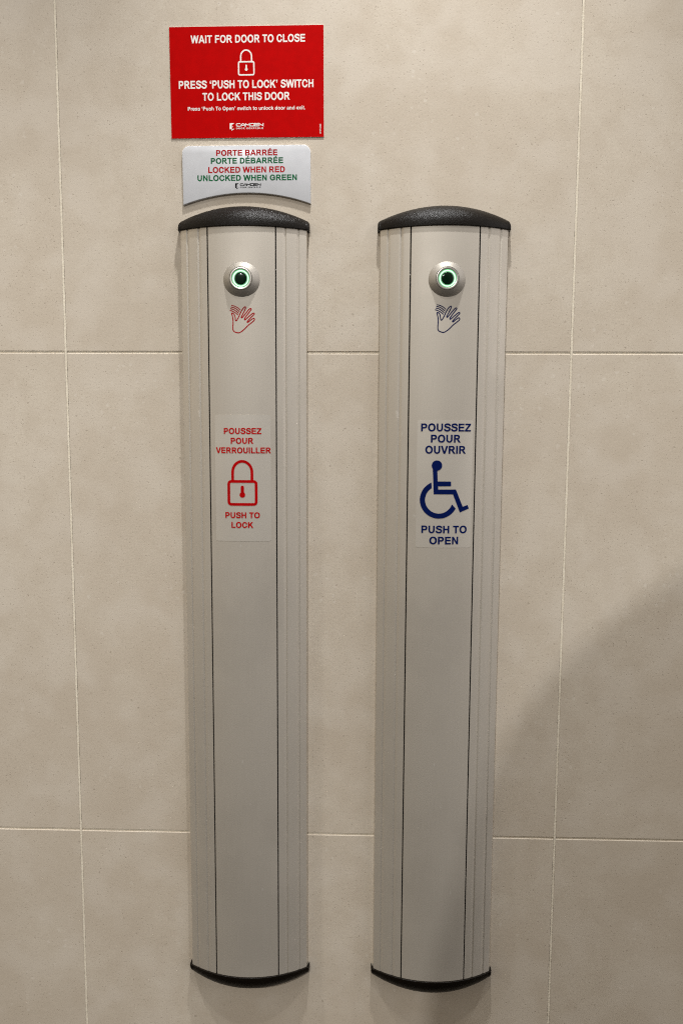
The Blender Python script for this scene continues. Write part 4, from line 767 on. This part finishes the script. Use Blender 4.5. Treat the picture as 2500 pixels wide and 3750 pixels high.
def lathe(name, prof, cx, cz, y0, material, parent, n=72, smooth=35):
    """prof: (radius, height out of the wall) pairs, turned about an axis square to the wall"""
    V, F = [], []
    k = len(prof)
    for i in range(n):
        a = 2 * math.pi * i / n
        V += [(cx + r * math.cos(a), -(y0 + h), cz + r * math.sin(a)) for r, h in prof]
    for i in range(n):
        j = (i + 1) % n
        for p in range(k - 1):
            F.append((i * k + p, i * k + p + 1, j * k + p + 1, j * k + p))
    return fix_normals(obj(name, V, F, material, parent, smooth=smooth))


HAND = [(-11.0, 40.7), (-10.2, 37.8), (-9.6, 34.5), (-9.4, 30.7), (-9.7, 26.3), (-9.7, 23.3), (-9.3, 21.4), (-7.6, 19.8), (-3.6, 18.8), (-0.8, 19.7),
        (3.2, 22.7), (8.0, 27.4), (11.6, 30.2), (14.2, 32.4), (15.1, 34.0), (14.4, 35.2), (12.7, 34.7), (9.7, 32.4), (7.6, 30.7), (6.8, 30.9), (7.4, 32.1),
        (10.3, 35.4), (13.7, 38.7), (15.0, 40.3), (14.4, 41.1), (12.7, 40.5), (9.2, 37.6), (5.8, 34.6), (4.4, 33.6), (3.7, 34.1), (4.4, 35.7), (6.9, 39.2),
        (10.1, 43.3), (11.5, 45.4), (10.9, 46.2), (9.2, 45.4), (6.4, 42.2), (3.3, 38.4), (1.0, 35.9), (0.1, 36.1), (0.6, 37.6), (2.5, 41.1), (4.5, 45.2),
        (5.2, 47.4), (4.6, 48.1), (3.1, 47.2), (1.1, 44.7), (-0.6, 41.7), (-2.9, 36.7), (-4.8, 33.4), (-6.0, 32.4), (-6.7, 33.4), (-7.0, 36.2), (-7.9, 39.2), (-9.3, 40.8)]
MOTION = [[(-11.2, 49.7), (-7.9, 48.9), (-4.2, 47.2), (-1.0, 44.4)], [(-11.9, 47.9), (-8.7, 47.2), (-5.4, 45.5), (-2.0, 42.6)],
          [(-12.5, 46.1), (-9.3, 45.2), (-5.9, 43.3), (-2.9, 40.7)], [(-13.2, 44.2), (-10.4, 43.3), (-6.8, 41.4), (-3.6, 38.9)]]


def hand_shape(dx, dz):
    sh = lambda P: [(x + dx, z + dz) for x, z in P]
    parts = [ribbon(smooth_path(sh(HAND), True, 5), 1.15, True)]
    parts += [ribbon(smooth_path(sh(p), False, 6), 1.0) for p in MOTION]
    return merge(*parts)


def vinyl_patch(name, x0, x1, z0, z1, parent, lift=.12, r=2.4):
    """thin clear vinyl laid round the bowed plate, with rounded corners and a cut edge"""
    xs = [x0, x0 + r * .08, x0 + r * .3, x0 + r * .6, x0 + r]
    n = 20
    xs += [x0 + r + (x1 - x0 - 2 * r) * i / n for i in range(1, n)]
    xs += [x1 - r, x1 - r * .6, x1 - r * .3, x1 - r * .08, x1]

    def cut(x):
        a = min(x - x0, x1 - x)
        return 0.0 if a >= r else r - math.sqrt(max(0.0, r * r - (r - a) ** 2))
    V, F = [], []
    for x in xs:
        c = cut(x)
        for z, l in ((z1 - c, -.02), (z1 - c, lift), (z0 + c, lift), (z0 + c, -.02)):
            V.append((x, -(depth(x) + l), z))
    for i in range(len(xs) - 1):
        for k in range(3):
            F.append((i * 4 + k, i * 4 + k + 1, (i + 1) * 4 + k + 1, (i + 1) * 4 + k))
    k = (len(xs) - 1) * 4
    F += [(0, 1, 2, 3), (k, k + 1, k + 2, k + 3)]
    return fix_normals(obj(name, V, F, M_VINYL, parent, smooth=40))


def padlock(cx, zb, w, hb, sw, sh, t, kh, r=3.0):
    """outline padlock: body w x hb with its foot at zb, shackle sw wide rising sh above the body, line t, keyhole scale kh"""
    x0, x1, z1 = cx - w / 2, cx + w / 2, zb + hb
    body = ribbon(rrect_path(x0 + t / 2, zb + t / 2, x1 - t / 2, z1 - t / 2, r), t, True)
    rr = sw / 2 - t / 2
    top = z1 + sh - t / 2
    path = [(cx - rr, z1 - .02)]
    path += [(cx + rr * math.cos(math.radians(a)), top - rr * 1.12 + rr * 1.12 * math.sin(math.radians(a))) for a in range(180, -1, -10)]
    path += [(cx + rr, z1 - .02)]
    sha = ribbon(path, t)
    kz = zb + hb * .425
    q = 1.3 * kh
    key = [(cx + 2.6 * kh * .5 * 2 * math.cos(a) * .62, kz + 1.62 * kh * math.sin(a)) for a in [math.radians(125 + i * 290 / 24) for i in range(25)]]
    kx = abs(key[0][0] - cx)
    stem = [(cx + kx, kz + 4.4 * kh)] + [(cx + kx * math.cos(math.radians(a)), kz + 4.4 * kh + kx * math.sin(math.radians(a))) for a in range(30, 180, 30)] + [(cx - kx, kz + 4.4 * kh)]
    return merge(body, sha, poly(key + stem))


def wheelchair():
    body = poly([(-10.6, -135.0), (-5.3, -135.9), (-4.6, -150.9), (10.9, -150.9), (11.1, -156.4), (-4.1, -156.6), (-3.9, -160.3), (16.8, -160.2), (25.2, -180.4), (31.0, -178.5),
                 (32.7, -182.7), (22.0, -187.2), (13.5, -165.9), (-9.0, -165.9)])
    cx, cz, ro, ri = -2.8, -172.4, 22.1, 16.1
    V, F = [], []
    n = 44
    for i in range(n + 1):
        t = i / n
        ao = math.radians(114 + (333 - 114) * t)
        ai = math.radians(122.5 + (341 - 122.5) * t)
        V += [(cx + ro * math.cos(ao), cz + ro * math.sin(ao)), (cx + ri * math.cos(ai), cz + ri * math.sin(ai))]
        if i:
            F.append((2 * i - 2, 2 * i - 1, 2 * i + 1, 2 * i))
    return body, (V, F), disc(-5.8, -132.4, 6.0)


def column(label, x, group):
    root = thing('door_switch', label, 'door switch', (x * MM, 0, -0.319), group)
    up = lambda o: setattr(o, 'location', (0, 0, 0.319)) or o
    for s in (-1, 1):
        up(extrude_profile('side_rail', rail_profile(s), ZB - 1, ZT + 1, M_ALU, root, smooth=28))
    up(extrude_profile('seam_shade_backing', [(-41.5, 2)] + [(a / 2, depth(a / 2) - 1.5) for a in range(-83, 84, 2)] + [(41.5, 2)], ZB + 1, ZT - 1, M_DARK, root))  # black backing added so the seams read as deep shade
    plate = up(extrude_profile('face_plate', plate_profile(), ZB - .5, ZT + .5, M_ALU, root, smooth=28))
    up(cap_mesh('end_cap', ZT, True, root))
    up(cap_mesh('end_cap', ZB, False, root))
    return root, plate, up


def sensor(root, up, cx, cz):
    y = depth(0) - 1.6
    cone = up(lathe('sensor_housing', [(20.9, -2), (20.9, .35), (20.6, .7), (13.55, 7.1), (13.2, 7.2), (13.0, 6.9), (13.0, 3.0)], cx, cz, y, M_CONE, root))
    n = lathe('steel_ring', [(12.75, 3), (12.75, 7.3), (12.45, 7.75), (11.9, 7.95), (10.15, 7.55), (10.05, 6.9)], cx, cz, y, M_STEEL, cone, n=96)
    lathe('led_ring_edge', [(10.05, 7.3), (9.2, 7.5), (9.15, 6.8)], cx, cz, y, M_GLOW_EDGE, cone)
    lathe('led_ring', [(9.15, 7.2), (9.05, 7.5), (8.2, 7.4), (8.0, 7.0), (7.9, 6.2)], cx, cz, y, M_GLOW, cone)
    lathe('lens_rim', [(7.95, 6.4), (7.6, 6.75), (6.9, 6.95), (6.9, 6.2)], cx, cz, y, M_RIM, cone)
    lathe('lens', [(6.9, 6.6), (6.5, 6.85), (5.0, 7.05), (2.6, 7.15), (0.001, 7.2)], cx, cz, y, M_LENS, cone)
    return cone


def seam_screw(root, up, x, z):
    lathe_o = up(lathe('seam_screw', [(0.55, -1), (0.55, -.2), (.4, .1), (.001, .25)], x, z, depth(x) - .6, M_STEEL, root, n=14))
    return lathe_o


G = 'touchless door switch columns side by side on the tiled wall'
XL, XR = 216.6, 448.9
L, plateL, up = column('tall grey aluminium column with black end caps, red hand outline and red padlock sticker', XL, G)
sensor(L, up, 0.6, 78.7)
seam_screw(L, up, 39.1, 91.0)
up(put('hand_symbol', hand_shape(0, 0), M_HAND_RED, L, .1, depth))
st = up(vinyl_patch('sticker', -32.6, 32.8, -223.2, -74.8, L))
for t, a in (('POUSSEZ', (-21.8, 22.2, -96.9, 6.8)), ('POUR', (-13.6, 12.9, -108.2, 6.8)), ('VERROUILLER', (-31.6, 33.0, -119.3, 6.7)),
             ('PUSH TO', (-20.9, 19.9, -195.6, 6.8)), ('LOCK', (-13.7, 12.1, -207.1, 6.8))):
    put('lettering', text2d(t, *a), M_SRED, st, .34, depth)
put('padlock_symbol', padlock(-.4, -180.95, 35.4, 30.2, 25.8, 23.6, 3.15, 2.05), M_SRED, st, .34, depth)

R, plateR, up = column('tall grey aluminium column with black end caps, blue hand outline and blue wheelchair sticker', XR, G)
sensor(R, up, 1.9, 78.7)
seam_screw(R, up, -39.1, 84.5)
up(put('hand_symbol', hand_shape(2.2, .8), M_HAND_BLUE, R, .1, depth))
st = up(vinyl_patch('sticker', -29.0, 35.6, -228.9, -79.9, R))
for t, a in (('POUSSEZ', (-24.7, 33.2, -92.8, 8.9)), ('POUR', (-13.3, 21.2, -105.6, 8.8)), ('OUVRIR', (-19.5, 27.5, -118.5, 8.9)),
             ('PUSH TO', (-22.6, 30.6, -211.6, 8.7)), ('OPEN', (-13.2, 20.6, -224.7, 8.8))):
    put('lettering', text2d(t, *a), M_SBLUE, st, .34, depth)
b, w, h = wheelchair()
sy = put('wheelchair_symbol', merge(b, w), M_SBLUE, st, .34, depth)
put('wheelchair_head', h, M_SBLUE, sy, .42, depth)     # a hair above the body where they overlap


# ------------------------------------------------------------------ logo used on both signs (unit: width 1 from icon edge to last letter)
def logo(x0, z0, w, h):
    """door mark plus two lines of lettering in the box (x0, z0)-(x0+w, z0+h)"""
    u = lambda px, pz: (x0 + px * w, z0 + pz * h)
    icon = [poly([u(.000, 1.0), u(.137, 1.0), u(.137, .965), u(.064, .76), u(.064, .085), u(.050, .17), u(.000, .17)])]
    icon.append(poly([u(.064, .085), u(.137, .26), u(.137, .18), u(.060, -.02), u(.050, .0), u(.050, .17)]))
    icon.append(disc(*u(.087, .49), .012 * w, 10))
    lz0, lh = .515, .455
    t = .115 * h

    def L(cx, pts, closed=False):
        return ribbon([u(cx + a * .118, lz0 + lh * (.12 + .76 * b)) for a, b in pts], t, closed)
    o = .203
    s = .1355
    word = []
    word.append(L(o, [(1, 1), (.14, 1), (0, .82), (0, .18), (.14, 0), (1, 0)]))
    word.append(L(o + s, [(0, -.16), (0, .45), (.45, 1), (.55, 1), (1, .45), (1, -.16)]))
    word.append(ribbon([u(o + s + .013, lz0 + lh * .34), u(o + s + .105, lz0 + lh * .34)], t * .8))
    word.append(L(o + 2 * s, [(0, -.16), (0, .95), (.5, .42), (1, .95), (1, -.16)]))
    word.append(L(o + 3 * s, [(0, 0), (0, 1), (.9, 1), (1, .86), (1, .14), (.9, 0)], True))
    word.append(L(o + 4 * s, [(1, 1), (0, 1), (0, 0), (1, 0)]))
    word.append(ribbon([u(o + 4 * s + .012, lz0 + lh * .5), u(o + 4 * s + .112, lz0 + lh * .5)], t * .8))
    word.append(L(o + 5 * s, [(0, -.16), (0, .95), (1, .05), (1, 1.16)]))
    sub = text2d('DOOR CONTROLS', x0 + .196 * w, x0 + w, z0 + .155 * h, .215 * h, 150)
    return merge(*icon), merge(*word), sub


def add_logo(parent, box, material, lift):
    a, b, c = logo(*box)
    i = put('door_logo', a, material, parent, lift)
    put('logo_lettering', b, material, i, lift)
    put('logo_lettering', c, material, i, lift)


# ------------------------------------------------------------------ red instruction sign
CX, CZ = 220.6, 305.9
sign = thing('instruction_sign', 'red rectangular sign with white lettering and padlock stuck on wall, topmost item', 'sign', (CX * MM, 0, CZ * MM), roll=0.32)
HWS, HHS = 88.5, 61.2
slab('backing', [(-HWS, -HHS), (HWS, -HHS), (HWS, HHS), (-HWS, HHS)], .75, 0, M_VINYL_EDGE, sign, back=.15)
put('red_face', poly([(-HWS + .06, -HHS + .06), (HWS - .06, -HHS + .06), (HWS - .06, HHS - .12), (-HWS + .06, HHS - .12)]), M_RED, sign, .95)
for t, a in (('WAIT FOR DOOR TO CLOSE', (156.7, 288.0, 349.1, 8.3)), ('PRESS \u2018PUSH TO LOCK\u2019 SWITCH', (141.9, 297.3, 299.5, 8.6)),
                ('TO LOCK THIS DOOR', (169.0, 270.0, 286.2, 8.4)), ('Press \u2018Push To Open\u2019 switch to unlock door and exit.', (151.8, 287.8, 275.3, 4.15))):
    put('lettering', text2d(t, a[0] - CX, a[1] - CX, a[2] - CZ, a[3]), M_PINKWHITE, sign, 1.05)
put('padlock_symbol', padlock(220.2 - CX, 313.1 - CZ, 19.2, 15.9, 14.0, 12.7, 1.6, .98, 1.6), M_PINKWHITE, sign, 1.05)
add_logo(sign, (200.1 - CX, 253.0 - CZ, 38.9, 8.1), M_PINKWHITE, 1.05)
V, F = text2d('40-81C022', 0, 10.7, 0, 1.75)
put('lettering', ([(305.8 - CX - z, 248.3 - CZ + x) for x, z in V], F), M_PINKWHITE, sign, 1.05)

# ------------------------------------------------------------------ white lock status sign
SX, SZ = 219.6, 205.0
st = thing('lock_status_sign', 'white acrylic sign with red and green lettering, arched lower edge, above left column', 'sign', (SX * MM, 0, SZ * MM), roll=0.40)
hw = 74.6
top, bot, apex, r = 30.6, -35.6, -22.6, 8.3
pts = [(-hw, bot)]
out = []
for cx, a0 in ((hw - r, 0), (-hw + r, 90)):
    for i in range(9):
        a = math.radians(a0 + 90 * i / 8)
        out.append((cx + r * math.cos(a), top - r + r * math.sin(a)))
out.append((-hw, bot))
sag = apex - bot
RR = (hw * hw + sag * sag) / (2 * sag)
for i in range(1, 40):
    x = -hw + 2 * hw * i / 40
    out.append((x, apex - RR + math.sqrt(RR * RR - x * x)))
out.append((hw, bot))
slab('panel', out, 3.2, .75, M_WHITE, st, back=.1)
for t, a, m in (('PORTE BARR\u00c9E', (184.8, 256.0, 224.2, 6.3), M_TRED), ('PORTE D\u00c9BARR\u00c9E', (178.5, 262.5, 215.4, 6.3), M_TGREEN),
                ('LOCKED WHEN RED', (175.3, 264.5, 205.2, 6.5), M_TRED), ('UNLOCKED WHEN GREEN', (162.5, 278.3, 196.2, 6.3), M_TGREEN)):
    put('lettering', text2d(t, a[0] - SX, a[1] - SX, a[2] - SZ, a[3]), m, st, 3.42)
add_logo(st, (206.4 - SX, 187.0 - SZ, 29.6, 6.3), M_BLACK, 3.42)


# ------------------------------------------------------------------ the photographer, behind the camera, whose shadow falls on the wall
def person():
    J = {'pelvis': (.43, -1.42, -.10, .220, .130), 'waist': (.43, -1.41, .10, .200, .12), 'chest': (.43, -1.41, .33, .185, .115), 'collar': (.43, -1.41, .49, .10, .085),
         'neck': (.43, -1.40, .56, .055, .055), 'jaw': (.43, -1.37, .63, .062, .075), 'brow': (.43, -1.36, .72, .075, .092), 'crown': (.43, -1.37, .79, .045, .055),
         'ltr': (.325, -1.41, .505, .055, .055), 'lsh': (.250, -1.41, .435, .064, .066), 'lel': (.200, -1.34, .14, .060, .056), 'lwr': (.300, -1.10, -.07, .032, .030), 'lha': (.330, -1.03, -.10, .034, .022),
         'rtr': (.535, -1.41, .505, .055, .055), 'rsh': (.610, -1.41, .435, .064, .066), 'rel': (.660, -1.34, .14, .060, .056), 'rwr': (.480, -1.10, -.08, .032, .030), 'rha': (.440, -1.03, -.11, .034, .022),
         'lhip': (.34, -1.42, -.20, .095, .095), 'lkn': (.33, -1.41, -.55, .065, .065), 'lan': (.32, -1.43, -.95, .045, .045), 'lto': (.31, -1.27, -1.00, .040, .030),
         'rhip': (.52, -1.42, -.20, .095, .095), 'rkn': (.53, -1.41, -.55, .065, .065), 'ran': (.54, -1.43, -.95, .045, .045), 'rto': (.55, -1.27, -1.00, .040, .030)}
    E = [('pelvis', 'waist'), ('waist', 'chest'), ('chest', 'collar'), ('collar', 'neck'), ('neck', 'jaw'), ('jaw', 'brow'), ('brow', 'crown')]
    for s in 'lr':
        E += [('collar', s + 'tr'), (s + 'tr', s + 'sh'), (s + 'sh', s + 'el'), (s + 'el', s + 'wr'), (s + 'wr', s + 'ha'), ('pelvis', s + 'hip'), (s + 'hip', s + 'kn'), (s + 'kn', s + 'an'), (s + 'an', s + 'to')]
    names = list(J)
    me = D.meshes.new('person')
    me.from_pydata([J[n][:3] for n in names], [(names.index(a), names.index(b)) for a, b in E], [])
    o = D.objects.new('person', me)
    C.objects.link(o)
    o.modifiers.new('skin', 'SKIN')
    if not me.skin_vertices:
        me.attributes  # the layer comes with the modifier
    sk = me.skin_vertices[0].data
    for i, n in enumerate(names):
        sk[i].radius = J[n][3:]
        sk[i].use_root = n == 'pelvis'
    o.modifiers.new('sub', 'SUBSURF').levels = 2
    bpy.context.view_layer.update()
    new = D.meshes.new_from_object(o.evaluated_get(bpy.context.evaluated_depsgraph_get()))
    o.modifiers.clear()
    o.data = new
    D.meshes.remove(me)
    new.name = 'person'
    for m in (mat('dark_coat', (0.05, 0.047, 0.045), .9, spec=.1), mat('skin', (0.45, 0.29, 0.21), .6)):
        new.materials.append(m)
    for p in new.polygons:
        p.use_smooth = True
        c = p.center
        p.material_index = 1 if c.z > .57 or c.y > -1.09 and c.z > -.3 else 0
    tag(o, 'person in a dark coat holding both hands forward, standing in front of the wall', 'person')


person()
